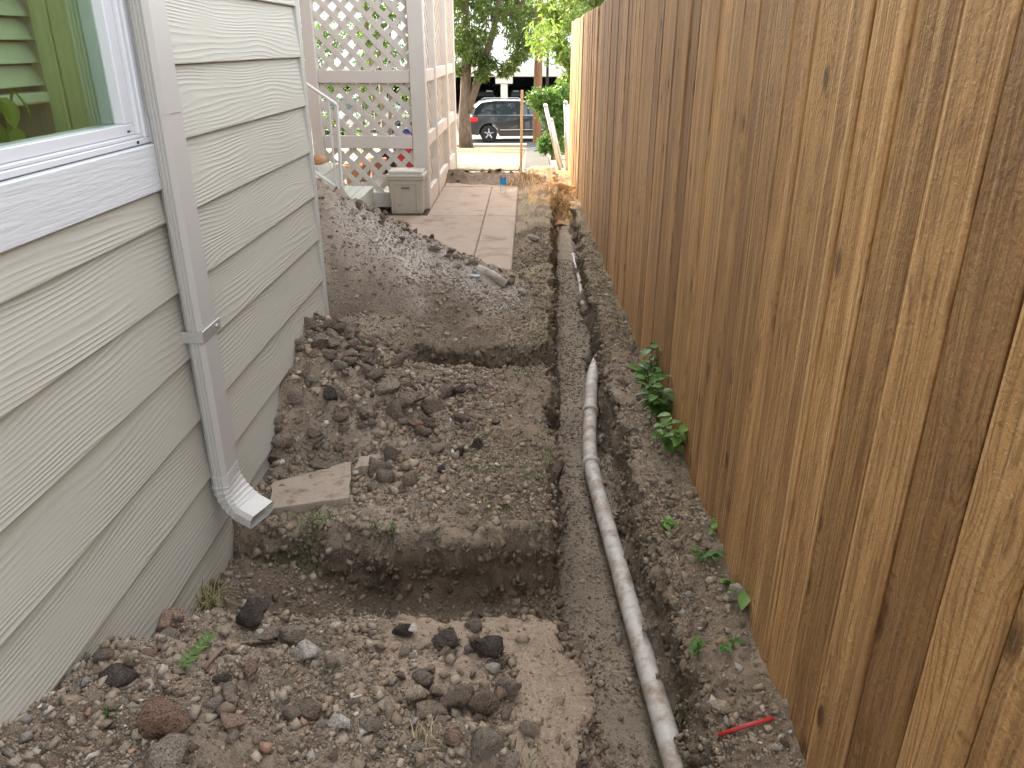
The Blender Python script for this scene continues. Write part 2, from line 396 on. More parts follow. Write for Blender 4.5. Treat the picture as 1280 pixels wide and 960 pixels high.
def nearheap(x, y):
    r = .05 + .20 * (1 - S(-1.0, -.15, x)) * (1 - S(.7, 1.75, y)) + .045 * (1 - S(-.25, .25, x))
    e = S(.02, .30, (1.66 - .16 * S(-.42, -.2, x) + .05 * fbm(x * 4, x * 0, 0, 5, 2)) - y) * (1 - S(-.18, .06, x - .10 * (1.5 - y) + .05 * fbm(x * 0, y * 5, 0, 6, 2)))
    return -.20 - .5 * (1 - S(.0, .10, e)) + (r + .24) * e + .03 * fbm(x * 5, y * 5, 0, 91, 3) * e + .014 * np.abs(fbm(x * 18, y * 18, 0, 92, 4, .6)) * e + (.022 * lumps(x, y, 19, 621) + .011 * lumps(x, y, 48, 631)) * e + .008 * fbm(x * 60, y * 60, 0, 93, 2)
def midheap(x, y):
    e = (1 - S(-.55, -.06, x + .05 * fbm(y * 5, x * 5, 0, 94, 2))) * S(2.18, 2.75, y + .35 * S(-.95, -.5, x) * 0) * (1 - S(3.22, 3.56, y))
    r = .17 + .22 * (1 - S(-1.0, -.38, x)) * S(2.2, 3.0, y)
    return -.08 - .5 * (1 - S(.0, .12, e)) + r * e + .05 * fbm(x * 6, y * 6, 0, 95, 3) * e + .020 * np.abs(fbm(x * 17, y * 17, 0, 96, 4, .6)) * e + (.042 * lumps(x, y, 14, 641) + .018 * lumps(x, y, 36, 651)) * e + .006 * fbm(x * 60, y * 60, 0, 97, 2)
def farheap(x, y):
    crest = np.clip(.06 + (-.16 - x) * .50, -.12, .80) + .0
    cy = 4.75 - .12 * S(-.6, .2, x)
    front = S(0, 1.0, (y - 3.66) / (cy - 3.66)) * .55 + .45 * np.clip((y - 3.70) / (cy - 3.70), 0, 1)
    back = 1 - S(0, 1, (y - cy - .03) / (.62 + .35 * (1 - S(-1.4, -.4, x))))
    e = np.where(y < cy, front, back) * (1 - S(.0, .10, x + .03 * fbm(x * 0, y * 6, 0, 7, 2)))
    hollow = .24 * np.exp(-((x + .95) / .30) ** 2 - ((y - 4.05) / .28) ** 2)
    return -.06 - .5 * (1 - S(.0, .06, e)) + (crest + .09) * e - hollow + (.05 * fbm(x * 4, y * 4, 0, 101, 3) + .014 * fbm(x * 15, y * 15, 0, 102, 4, .6)) * np.clip(e * 2, 0, 1) + (.026 * lumps(x, y, 15, 661) + .014 * lumps(x, y, 36, 671)) * np.clip(e * 2, 0, 1) * (.15 + 1.1 * S(4.5, 4.8, y)) + .007 * fbm(x * 50, y * 50, 0, 103, 2)
def backheap(x, y):                               # crumbly strip of soil across the walkway
    e = np.exp(-((y - 9.05 + .25 * x) / .30) ** 2) * S(-1.05, -.9, x) * (1 - S(.12, .3, x))
    return -.03 - .3 * (1 - S(.0, .06, e)) + e * (.10 + .05 * fbm(x * 6, y * 6, 0, 111, 3) + .04 * np.abs(fbm(x * 15, y * 15, 0, 112, 3)))
HEAPS = [nearheap, midheap, farheap, backheap]
def surf_exact(x, y):
    z = ground(x, y)
    z = np.maximum(z, np.where(y < 2, nearheap(x, y), -9)); z = np.maximum(z, np.where((y > 1.9) & (y < 3.8), midheap(x, y), -9))
    z = np.maximum(z, np.where((y > 3.5) & (y < 6), farheap(x, y), -9)); z = np.maximum(z, np.where((y > 8) & (y < 10.2), backheap(x, y), -9))
    return z
_sx = np.linspace(-2.05, .72, 520); _sy = np.geomspace(.7, 12.7, 760) - .1
_SG = surf_exact(*np.meshgrid(_sx, _sy))
def surf(x, y):
    x, y = np.broadcast_arrays(np.asarray(x, float), np.asarray(y, float))
    fx_ = np.clip((x - _sx[0]) / (_sx[1] - _sx[0]), 0, len(_sx) - 1.001); fy_ = np.clip(np.log(np.clip(y + .1, .7, 12.7) / .7) / math.log(12.7 / .7) * (len(_sy) - 1), 0, len(_sy) - 1.001)
    i, j = fx_.astype(int), fy_.astype(int); a, b = fx_ - i, fy_ - j
    return (_SG[j, i] * (1 - a) + _SG[j, i + 1] * a) * (1 - b) + (_SG[j + 1, i] * (1 - a) + _SG[j + 1, i + 1] * a) * b
def s1(x, y): return float(surf(np.array([x]), np.array([y]))[0])
def hit(u, v):                                    # where the photo ray through a pixel meets the soil
    d = ray(u, v); ts = np.geomspace(.8, 14, 900); P = CAM + d[None] * ts[:, None]
    below = P[:, 2] < surf(P[:, 0], P[:, 1]); i = int(np.argmax(below)) if below.any() else len(ts) - 1
    return P[i]

def axis_density(a, b, dens, n0=4000):
    t = np.linspace(a, b, n0); dd = dens(t); c = np.concatenate([[0], np.cumsum((dd[1:] + dd[:-1]) / 2 * np.diff(t))])
    n = int(c[-1]) + 1; return np.interp(np.linspace(0, c[-1], n), c, t)
gx = axis_density(-2.05, .72, lambda t: 105 + 170 * np.exp(-((t - .09) / .10) ** 2) + 130 * np.exp(-((t - .42) / .08) ** 2) - 70 * (t < -1.05))
gy = axis_density(-1.2, 10.6, lambda t: np.where(t < .85, 12, 190 / np.maximum(t, 1.05) ** .95 + 170 * np.exp(-((t - 2.06) / .06) ** 2) + 90 * np.exp(-((t - 3.71) / .05) ** 2)))

def tint_for(x, y, z, kind):
    n = fbm(x * 2.2, y * 2.2, 0, 201, 4); n2 = fbm(x * 7, y * 7, 0, 205, 3)
    c = np.empty(x.shape + (3,)); base = np.array([.250, .194, .140]); dry = np.array([.375, .302, .228]); dark = np.array([.128, .093, .065]); pale = np.array([.56, .49, .42])
    def mixc(c, q, k): return c * (1 - k[..., None]) + q * k[..., None]
    c[:] = base; c = mixc(c, dry, S(0, .5, n) * .65); c = mixc(c, dark, S(0, .5, -n) * .6)
    if kind == 'ground':
        moist = S(-.02, -.09, z) * (1 - S(-.2, -.23, z)) * (y < 9); c = mixc(c, dark * 1.05, moist * .55)      # freshly cut moist faces
        fl = ((x > xl(y)) & (x < xr(y))).astype(float) * (z < -.16); c = mixc(c, np.array([.33, .27, .205]), fl * (.5 + .35 * S(2.8, 4.2, y)))
        shoulder = (y < 1.75) * (x > -.35) * (x < .15) * 1.; c = mixc(c, np.array([.37, .28, .205]), shoulder * .7)
        turf = ((x > -.12) & (x < .22) & (y > 3.9) & (z > -.06)) | ((x > .42) & (y > 3.2) & (z > -.08))
        c = mixc(c, np.array([.34, .30, .18]), turf * S(-.1, .5, n2) * .8)
        straw = (y > 7.6) * (x > .0) * 1.; c = mixc(c, np.array([.50, .33, .15]), straw * S(-.4, .3, n2) * .8)
    if kind == 'far':
        c = mixc(c, np.array([.36, .295, .235]), np.clip(.3 + .6 * n, 0, .6))
        # streak of pale crushed stone spilled along the crest
        d = y - (4.62 - .25 * S(-.6, .1, x)); st = np.exp(-(d / .20) ** 2) * S(-1.3, -.95, x) * (1 - S(-.05, .05, x))
        st2 = np.exp(-((x + .62 + .16 * (y - 4.2)) / .07) ** 2) * S(3.75, 4.05, y) * (1 - S(4.5, 4.7, y))
        c = mixc(c, pale, np.clip(st * (.75 + .5 * n2) + st2 * (.6 + .5 * n2), 0, .7))
        c = mixc(c, dark, np.exp(-((x + 1.0) / .3) ** 2 - ((y - 3.95) / .3) ** 2) * .7)  # shade in the hollow by the house corner, painted as darker soil
    if kind == 'back': c = mixc(c, dark * 1.1, np.full(x.shape, .45))
    return c * 1.22
FACE_PTS = []
def grid_mesh(name, gx, gy, fn, kind, keep=None, mat=SOIL):
    X, Y = np.meshgrid(gx, gy); Z = fn(X, Y); C = tint_for(X, Y, Z, kind)
    XX, YY = X.copy(), Y.copy()
    if kind == 'ground':
        # rough, undercut faces where the soil was cut
        gyz, gxz = np.gradient(Z); sx = gxz / np.maximum(np.gradient(X, axis=1), 1e-5); sy = gyz / np.maximum(np.gradient(Y, axis=0), 1e-5)
        st = S(.7, 2.2, np.hypot(sx, sy)); nr = .075 * fbm(X * 7, Y * 7, Z * 13, 301, 5, .66) + .035 * np.abs(fbm(X * 20, Y * 20, Z * 34, 311, 3))
        mag = np.hypot(sx, sy) + 1e-4
        XX += st * nr * -sx / mag; YY += st * nr * -sy / mag
        under = st * (sy > 1) * np.exp(-((Z + .13) / .05) ** 2) * (y_face(Y)); YY += under * (.015 + .045 * fbm(X * 4, Z * 3, 0, 305, 3))
    if kind == 'ground':
        vis = (Y > .9) & (Y < 6) & (X > -1.2) & (X < .6) & ~((X < -.93) & (Y < 3.45)); pr = (st * vis / np.maximum(Y, 1) ** .6).ravel(); pr = pr / pr.sum()
        pk = RNG.choice(pr.size, 9000, p=pr); FACE_PTS.append(np.stack([XX.ravel()[pk], YY.ravel()[pk], Z.ravel()[pk]], -1) + RNG.normal(0, .004, (9000, 3)))
    nx, ny = X.shape[1], X.shape[0]
    idx = np.arange(nx * ny).reshape(ny, nx); Q = np.stack([idx[:-1, :-1], idx[:-1, 1:], idx[1:, 1:], idx[1:, :-1]], -1).reshape(-1, 4)
    V = np.stack([XX, YY, Z], -1).reshape(-1, 3); C = C.reshape(-1, 3)
    if keep is not None:
        k = keep(X, Y, Z).reshape(-1); Q = Q[k[Q].any(1)]; used = np.unique(Q); re = np.zeros(len(V), int); re[used] = np.arange(len(used)); V, C, Q = V[used], C[used], re[Q]
    return put(name, fastmesh(name, V, Q, mat, True, C))
def y_face(Y): return ((Y > 1.98) & (Y < 2.16)) | ((Y > 3.64) & (Y < 3.8))
g = grid_mesh('ground', gx, gy, ground, 'ground'); tag(g, kind='structure')
def hx(a, b, d): return np.arange(a, b, d)
hp = grid_mesh('spoil_heap', hx(-.96, .30, .0075), axis_density(-.6, 1.75, lambda t: np.where(t < .8, 15, 175 / np.maximum(t, .9))), nearheap, 'near', lambda X, Y, Z: Z > ground(X, Y) - .012)
tag(hp, 'low stony brown spoil heap with black clods, before the first cross trench', 'soil heap')
hp = grid_mesh('spoil_heap', hx(-.955, .02, .0075), axis_density(2.05, 3.65, lambda t: 175 / t), midheap, 'mid', lambda X, Y, Z: Z > ground(X, Y) - .012)
tag(hp, 'cloddy brown spoil heap against the siding behind the downspout outlet', 'soil heap')
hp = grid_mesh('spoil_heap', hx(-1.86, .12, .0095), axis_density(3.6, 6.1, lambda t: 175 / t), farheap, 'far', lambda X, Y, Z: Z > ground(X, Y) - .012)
tag(hp, 'tall brown spoil heap streaked with pale gravel beyond the house corner', 'soil heap')
hp = grid_mesh('spoil_heap', hx(-1.1, .35, .012), hx(8.1, 10.0, .022), backheap, 'back', lambda X, Y, Z: Z > -.03)
tag(hp, 'thin dark strip of crumbled soil across the concrete walkway', 'soil heap')

# far terrain, one sheet to the horizon, joined to the dug patch along its rim
tx = np.unique(np.concatenate([[-400, -150, -60, -25, -12, -6, -3, -2.05, .72, 1.5, 3, 6, 12, 25, 60, 150, 400]]))
ty = np.unique(np.concatenate([[-120, -40, -12, -1.2], np.linspace(-1.2, 9.9, 8), [10.6], np.linspace(11, 29.3, 14), [29.6, 34, 42, 60, 120, 300, 700]]))
X, Y = np.meshgrid(tx, ty); Z = grade(Y) - .004
idx = np.arange(X.size).reshape(X.shape); Q = []
for j in range(len(ty) - 1):
    for i in range(len(tx) - 1):
        if tx[i] > -2.06 and tx[i + 1] < .73 and ty[j] > -1.21 and ty[j + 1] < 10.61: continue
        Q.append((idx[j, i], idx[j, i + 1], idx[j + 1, i + 1], idx[j + 1, i]))
tag(put('terrain', fastmesh('terrain', np.stack([X, Y, Z], -1).reshape(-1, 3), Q, GROUND_FAR)), kind='structure')

# ------------------------------------------------------------------ walkway slabs
path = put('walkway', None); tag(path, kind='structure')
for (x0, x1, y0, y1) in [(-2.0, -.40, 5.2, 7.13), (-.3965, -.112, 5.28, 7.13), (-.93, -.40, 7.1335, 8.70), (-.3965, -.112, 7.1335, 8.70), (-.93, -.112, 8.7035, 9.9)]:
    MB().cbox((x0, y0, -.10), (x1, y1, .0 + RNG.uniform(-.002, .002)), .008).build('slab', CONC, path)
for k, (y0, y1) in enumerate([(9.91, 13.2), (13.21, 17.0), (17.01, 21), (21.01, 25.2), (25.21, 29.55)]):
    for x0, x1 in ((-4.2, -2.21), (-2.2, -.13)):
        z0, z1 = float(grade(y0)), float(grade(y1))
        MB().add([(x0, y0, z0 - .1), (x1, y0, z0 - .1), (x1, y1, z1 - .1), (x0, y1, z1 - .1), (x0, y0, z0 + .012), (x1, y0, z0 + .012), (x1, y1, z1 + .012), (x0, y1, z1 + .012)],
                 [(0, 3, 2, 1), (4, 5, 6, 7), (0, 1, 5, 4), (1, 2, 6, 5), (2, 3, 7, 6), (3, 0, 4, 7)]).build('slab', CONC2, path)
# street, kerb
tag(MB().box((-90, 29.9, -2.2), (90, 40.2, -2.02)).build('street', ASPH), kind='structure')
KERB = simple('kerb_concrete', (.40, .34, .27), .9, .2, 4, .3)
tag(MB().cbox((-90, 29.58, -2.3), (90, 29.88, -1.90), .03).build('kerb', KERB), kind='structure')
tag(MB().cbox((-90, 40.2, -2.3), (90, 43.2, -1.88), .03).build('pavement', KERB), kind='structure')

# ------------------------------------------------------------------ the grey house
house = thing('house', (-.95, 0, 0), 'grey lap-sided house with white window and brick rear wall', 'house')
def H(mb, name, mat, parent=house, smooth=False):
    for i in range(len(mb.v)): mb.v[i] = mb.v[i] - np.array([-.95, 0, 0])
    return mb.build(name, mat, parent, smooth)
WX = -.95; EXP = .1862; Y_END = 3.405; WTOP = 4.1
WY0, WY1, WZ0, WZ1 = .78, 1.998, 1.096, 2.42            # outside of the window casing
core = MB()
core.box((-6, -2.5, -.4), (WX - .03, WY0 + .06, WTOP)).box((-6, WY1 - .06, -.4), (WX - .03, 3.40, WTOP))
core.box((WX - .22, WY0 + .06, -.4), (WX - .03, WY1 - .06, WZ0 + .06)).box((WX - .22, WY0 + .06, WZ1 - .06), (WX - .03, WY1 - .06, WTOP))
H(core, 'wall', CORNER)
ROOMM = simple('room_wall', (.55, .55, .45), .9)
H(MB().box((-3.2, WY0 - .6, .2), (-3.1, WY1 + .1, 2.7)).box((-3.1, WY0 - .6, .2), (WX - .22, WY1 - .07, .3)).box((-3.1, WY0 - .6, 2.6), (WX - .22, WY1 - .07, 2.7)), 'room_lining', ROOMM)
def plank(y0, y1, z, k):
    p = [(WX + .0245, z), (WX + .0255, z + .003), (WX + .0085, z + EXP + .02), (WX - .0, z + EXP + .02), (WX + .004, z)]
    mb = MB(); n = 5; a = [(q[0], y0, q[1]) for q in p]; b = [(q[0], y1, q[1]) for q in p]
    mb.add(a + b, [(4, 3, 2, 1, 0), (5, 6, 7, 8, 9)] + [(i, (i + 1) % n, n + (i + 1) % n, n + i) for i in range(n)])
    c = np.array([WX, (y0 + y1) / 2, z])
    for i in range(len(mb.v)): mb.v[i] = mb.v[i] - c
    mb.build('siding_plank', SIDING, house, loc=c - np.array([-.95, 0, 0]), rot=(RNG.uniform(-.0006, .0006), 0, 0))
for k in range(-9, 15):
    z = 1.384 + EXP * k
    if z + EXP < WZ0 + .01 or z > WZ1: plank(-2.4, Y_END, z, k)
    else:
        if z < WZ0 - .03: plank(-2.4, Y_END, z, k)
        else: plank(WY1 + .002, Y_END, z, k); plank(-2.4, WY0 - .002, z, k)
H(MB().cbox((WX - .04, 3.405, -.4), (WX + .026, 3.43, WTOP), .003).cbox((WX - .12, 3.43, -.4), (WX + .026, 3.452, WTOP), .003), 'corner_board', CORNER)
H(MB().box((-6, 3.40, -.4), (WX - .12, 3.44, WTOP)), 'end_wall', CORNER)
# brick return wall with each brick near the porch built
H(MB().box((-6, 3.44, -.4), (-2.02, 7.37, 6.2)), 'rear_wall', MORTAR)  # height raised so the wall keeps sun off the fence
bm_ = MB().cbox((-.05, -.1, -.0285), (.05, .1, .0285), .004).mesh('brick', BRICK)
for r in range(36):
    z = .05 + r * .0675
    for c in range(5):
        y = 7.25 - c * .215 - (.107 if r % 2 else 0)
        o = put('brick', bm_, house, (-2.027 - WX + RNG.uniform(-.003, .003), y, z))
    if r % 2: put('brick', bm_, house, (-2.027 - WX, 7.31, z)).scale = (1, .42, 1)
H(MB().add([(-6.2, -2.7, WTOP + .9), (WX + .28, -2.7, WTOP), (WX + .28, 3.7, WTOP), (-6.2, 3.7, WTOP + .9), (-6.2, -2.7, WTOP + 1.05), (WX + .28, -2.7, WTOP + .12), (WX + .28, 3.7, WTOP + .12), (-6.2, 3.7, WTOP + 1.05)],
     [(0, 3, 2, 1), (4, 5, 6, 7), (0, 1, 5, 4), (1, 2, 6, 5), (2, 3, 7, 6), (3, 0, 4, 7)]), 'roof', simple('roof_shingle', (.12, .11, .10), .95))
H(MB().box((-6, 7.4, 2.75), (-.99, 10.5, 6.2)).box((-6, 3.44, 6.2), (-1.8, 10.6, 6.4)), 'sun_blocking_storey', CORNER)  # unseen storey, added and raised to block sun from the alley and fence
# window
win = put('window', None, house, (0, 0, 0))
cx0, cx1 = WX + .001, WX + .034
H(MB().cbox((cx0, WY0, WZ0), (cx1, WY1, WZ0 + .112), .003), 'bottom_casing', TRIM, win)
H(MB().cbox((cx0, WY1 - .022, WZ0 + .1135), (cx1, WY1, WZ1), .003), 'side_casing', TRIM, win)
H(MB().cbox((cx0, WY0, WZ0 + .1135), (cx1, WY0 + .022, WZ1), .003), 'side_casing', TRIM, win)
H(MB().cbox((cx0, WY0 + .024, WZ1 - .1), (cx1, WY1 - .024, WZ1), .003), 'top_casing', TRIM, win)
fy0, fy1, fz0, fz1 = WY0 + .024, WY1 - .024, WZ0 + .1145, WZ1 - .102
def fr(dx0, dx1, a, b):                          # one ring of the vinyl frame, a..b inset
    m = MB(); m.cbox((WX + dx0, fy0 + a, fz0 + a * .62), (WX + dx1, fy1 - a, fz0 + b * .62), .002); m.cbox((WX + dx0, fy0 + a, fz1 - b), (WX + dx1, fy1 - a, fz1 - a), .002)
    m.cbox((WX + dx0, fy0 + a, fz0 + b * .62), (WX + dx1, fy0 + b, fz1 - b), .002); m.cbox((WX + dx0, fy1 - b, fz0 + b * .62), (WX + dx1, fy1 - a, fz1 - b), .002); return m
H(fr(-.06, .022, .0, .022), 'frame', WHITE, win); H(fr(-.06, .016, .0225, .036), 'frame', WHITE, win); H(fr(-.05, .006, .0365, .078), 'sash', WHITE, win)
H(MB().box((WX + .0062, fy1 - .075, fz0 + .030), (WX + .0072, fy1 - .062, fz0 + .034)).box((WX + .0225, fy1 - .072, fz0 + .004), (WX + .0232, fy1 - .060, fz0 + .010)), 'weep_hole', DARK, win)
GLASS = glass_mat('window_glass', (.80, .88, .80))
H(MB().box((WX - .022, fy0 + .07, fz0 + .04), (WX - .018, fy1 - .07, fz1 - .07)), 'pane', GLASS, win)
OLIVE = simple('olive_jamb', (.56, .60, .34), .6, .12, 3, .05)
JY = fy1 - .055
H(MB().cbox((WX - .135, JY, fz0 - .02), (WX - .061, JY + .05, fz1), .003).cbox((WX - .175, JY - .004, fz0 - .02), (WX - .137, JY + .05, fz1), .003), 'jamb', OLIVE, win)
H(MB().cbox((WX - .21, fy0, fz0 - .03), (WX - .061, JY - .005, fz0 + .012), .003), 'stool', OLIVE, win)
# blind
BLM = simple('blind_slat', (.80, .80, .66), .5, .05, 5, 0)
blind = thing('window_blind', (WX - .20, (WY0 + WY1) / 2, 2.3), 'pale slatted blind hanging inside the white window', 'blind')
bl = MB(); sl_m = MB().cbox((-.0015, -.50, -.025), (.0015, .585, .025), .0008).mesh('slat', BLM)
for k in range(19):
    z = 1.365 + k * .0485; put('slat', sl_m, blind, (0, -.03, z - 2.3), (0, R(-30), 0))
MB().cbox((-.028, -.50, -.012), (.028, .60, .012), .004).build('bottom_rail', BLM, blind, loc=(0, -.012, 1.318 - 2.3))
MB().cbox((-.03, -.53, -.03), (.03, .50, .03), .004).build('head_rail', BLM, blind)
for yy in (.28, -.25): MB().tube([(.03, yy, -.98), (.032, yy, 0)], .0012, 5).build('cord', BLM, blind)
# vine behind the glass
VINE = leaf_mat('vine_leaf', (.16, .30, .03), (.30, .46, .06), .4)
def leaf_mesh(name, L, W, mat, fold=.25, curl=.2, n=4):
    v = []; f = []
    for i in range(n + 1):
        t = i / n; wdt = W * math.sin(PI * min(t * .93 + .07, 1)) ** .8 * (1 - .25 * t); z = -curl * L * t * t
        v += [(-wdt / 2, t * L, z + fold * wdt / 2), (0, t * L, z), (wdt / 2, t * L, z + fold * wdt / 2)]
    for i in range(n):
        a = i * 3; f += [(a, a + 1, a + 4, a + 3), (a + 1, a + 2, a + 5, a + 4)]
    me = bpy.data.meshes.new(name); me.from_pydata(v, [], f); me.shade_smooth(); me.materials.append(mat); return me
vl = leaf_mesh('leaf', .06, .048, VINE)
vine = thing('house_plant', (WX - .09, 1.36, fz0 + .012), 'trailing green vine behind the window glass', 'plant')
vb = []
for (u, v) in [(14, 112), (2, 122), (16, 158), (3, 172), (20, 186), (-12, 150), (-20, 120), (-15, 190)]:
    p = atx(u, v, WX - .085); vb.append(p); q = p - np.array(vine.location)
    o = put('leaf', vl, vine, q, (R(random.uniform(-70, -20)), random.uniform(-.5, .5), R(random.uniform(200, 340))))
o = MB().tube([(0, 0, 0), (.0, .0, .06), tuple(vb[3] - np.array(vine.location)), tuple(vb[2] - np.array(vine.location)), tuple(vb[0] - np.array(vine.location))], .003, 5).build('stem', VINE, vine)
MB().lathe([(.035, 0), (.045, .07), (.047, .08), (.04, .08)], (0, -.08, 0), 14).build('pot', simple('pot_clay', (.4, .2, .12), .8), vine)

# ------------------------------------------------------------------ downspout
DX0, DX1, DY0, DY1 = -.924, -.876, 1.962, 2.072
spout = thing('downspout', (-.91, 2.015, .1), 'pale grey ribbed rectangular downspout with bottom elbow on lap siding', 'downspout')
O = np.array(spout.location)
def spout_profile():                              # closed outline in (x,y), ribbed on both short and back faces
    pts = []; c = .011
    def seg(a, b, ribs, nrm):
        a, b = np.array(a), np.array(b); out = [a]
        for k in range(ribs):
            t0, t1 = (k + .22) / ribs, (k + .78) / ribs
            for t, d in ((t0 - .06 / ribs, 0), (t0 + .06 / ribs, 1), (t1 - .06 / ribs, 1), (t1 + .06 / ribs, 0)): out.append(a + (b - a) * t + np.array(nrm) * .0035 * d)
        out.append(b); return out
    pts += seg((DX0 + c, DY0), (DX1 - c, DY0), 3, (0, 1)); pts += seg((DX1, DY0 + c), (DX1, DY1 - c), 0, (-1, 0))
    pts += seg((DX1 - c, DY1), (DX0 + c, DY1), 3, (0, -1)); pts += seg((DX0, DY1 - c), (DX0, DY0 + c), 0, (1, 0)); return np.array(pts)
pf = spout_profile(); n = len(pf)
def sweep(rings, name, mat, closed_caps=False, smooth=False):
    v = np.concatenate(rings) - O; f = []
    for i in range(len(rings) - 1): f += [(i * n + k, i * n + (k + 1) % n, (i + 1) * n + (k + 1) % n, (i + 1) * n + k) for k in range(n)]
    o = MB().add(v, f).build(name, mat, spout, smooth); return o
r3 = lambda z, s=1.: np.c_[(pf - pf.mean(0)) * s + pf.mean(0), np.full(n, z)]
sweep([r3(.25), r3(1.29)], 'tube', SPOUT); sweep([r3(1.275, 1.03), r3(1.30, 1.035), r3(WTOP + .05, 1.035)], 'tube', SPOUT)
MB().box((DX1 - .002, DY0 + .03, 1.276), (DX1 + .0021, DY0 + .085, 1.2775)).build('seam', STEEL, spout, loc=-O)
# elbow: crimped bend swinging the outlet away from the wall
rings = [r3(.275, 1.045), r3(.243, 1.045)]; piv = np.array([DX1 + .072, .240]); steps = 18
for i in range(steps + 1):
    a = R(72) * i / steps; puck = 1.045 + (.06 if i % 3 == 1 else 0) - .02 * (i / steps)
    P = (pf - pf.mean(0)) * puck + pf.mean(0); dx = P[:, 0] - piv[0]
    tw = -R(20) * i / steps; q = np.c_[piv[0] + dx * math.cos(a), P[:, 1], piv[1] + dx * math.sin(a)]; o_ = np.array([(DX0 + DX1) / 2, (DY0 + DY1) / 2]); e_ = q[:, :2] - o_
    q[:, 0] = o_[0] + e_[:, 0] * math.cos(tw) - e_[:, 1] * math.sin(tw); q[:, 1] = o_[1] + e_[:, 0] * math.sin(tw) + e_[:, 1] * math.cos(tw); rings.append(q)
end = rings[-1]; dirv = np.array([math.sin(R(72)) * math.cos(R(20)), -math.sin(R(72)) * math.sin(R(20)), -math.cos(R(72))])
rings += [end + dirv * .02, end + dirv * .05]
el = sweep(rings, 'elbow', SPOUT2)
sm = el.modifiers.new('thick', 'SOLIDIFY'); sm.thickness = .0012; sm.offset = -1
sk = MB().cbox((DX1 + .001, DY0 - .003, .69), (DX1 + .0035, DY1 + .012, .722), .0008).cbox((DX0 - .01, DY0 - .0045, .69), (DX1 + .0035, DY0 - .003, .722), .0006)
strap = sk.build('strap', STEEL, spout, loc=-O)
MB().lathe([(.006, 0), (.006, .003), (.002, .0045)], (0, 0, 0), 10, 'x').build('screw', STEEL, strap, loc=(DX1 + .0036, DY1 - .012, .706))
MB().lathe([(.0045, 0), (.0045, .002), (.002, .003)], (0, 0, 0), 10, 'x').build('screw', STEEL, spout, loc=np.array((DX1 + .0025, DY1 - .02, .25)) - O)

# ------------------------------------------------------------------ cedar fence
def fx(y): return .640 - .0165 * y
fence = thing('fence', (fx(1), 1, 0), 'tall brown cedar picket fence beside the trench', 'fence'); FO = np.array(fence.location)
FR = math.atan(.0165)
y = -.35; k = 0
FTOP = lambda y: 1.735 - .0125 * max(y - 4.5, 0) + .0
while y < 9.72:
    wd = .139 + RNG.uniform(-.003, .003); yc = y + wd / 2
    top = FTOP(yc) + RNG.uniform(-.008, .008); bot = s1(min(fx(yc) + .01, .70), yc) - .05 + RNG.uniform(-.015, .01)
    off = RNG.uniform(-.005, .005)
    m = MB().cbox((0, -wd / 2, 0), (.017, wd / 2, top - bot), .004)
    o = m.build('picket', FENCE, fence, loc=np.array([fx(yc) + off, yc, bot]) - FO, rot=(R(RNG.uniform(-.05, .05)), R(RNG.uniform(-.15, .15)), FR + R(RNG.uniform(-.7, .7))))
    y += wd + RNG.uniform(.004, .0085); k += 1
    MB().cbox((0, -.04, 0), (.017, .04, top - bot - .02), .0025).build('gap_backing_strip', FENCE, fence, loc=np.array([fx(y) + .040, y, bot + .01]) - FO, rot=(0, 0, FR))  # strip added behind each gap to block light and keep the gap dark
FW = wood_mat('fence_rail', (.20, .12, .06), (.33, .21, .11))
for z in (.28, .95, 1.55):
    MB().cbox((.060, -5, -.045), (.098, 4.5, .045), .004).build('rail', FW, fence, loc=np.array([fx(4.8), 4.8, z]) - FO, rot=(0, 0, FR))
for yy in (.2, 2.6, 5.0, 7.4, 9.6):
    MB().cbox((.100, -.045, -.5), (.190, .045, 1.6), .006).build('post', FW, fence, loc=np.array([fx(yy), yy, 0]) - FO, rot=(0, 0, FR))
# ------------------------------------------------------------------ lattice porch
PY = 7.42; PX = -.925
porch = thing('porch_screen', (PX, PY, 0), 'white painted lattice porch screen at the house corner', 'lattice screen'); PO = np.array(porch.location)
def P(mb, name, mat=LATT): 
    for i in range(len(mb.v)): mb.v[i] = mb.v[i] - PO
    return mb.build(name, mat, porch)
PL, PR2 = aty(383, 100, PY)[0], aty(397, 100, PY)[0]; CL = aty(512, 100, PY)[0]
P(MB().cbox((CL, PY, .0), (PX, PY + .10, 2.75), .006), 'post'); P(MB().cbox((PL, PY, .0), (PR2, PY + .09, 2.75), .006), 'post')
SIDE = [(7.52, 8.27), (8.33, 9.42), (9.48, 10.36)]
for a, b in ((8.27, 8.33), (9.42, 9.48), (10.36, 10.46)): P(MB().cbox((PX - .075, a, -.1), (PX, b, 2.75), .005), 'post')
zr = [(aty(450, 104, PY)[2], aty(450, 88, PY)[2]), (aty(450, 186, PY)[2], aty(450, 170, PY)[2])]
zb = aty(490, 250, PY)[2]; rows = [(zb + .07, zr[1][0]), (zr[1][1], zr[0][0]), (zr[0][1], 2.64)]
for k, (a, b) in enumerate([(zb - .07, zb + .07), zr[1], zr[0], (2.64, 2.75)]):
    P(MB().cbox((PR2 + .001, PY + .012, a), (CL - .001, PY + .05, b), .004), 'rail')
    for (y0, y1) in SIDE: P(MB().cbox((PX - .06, y0 + .001, a - (.1 if k == 0 else 0)), (PX - .015, y1 - .001, b), .004), 'rail')
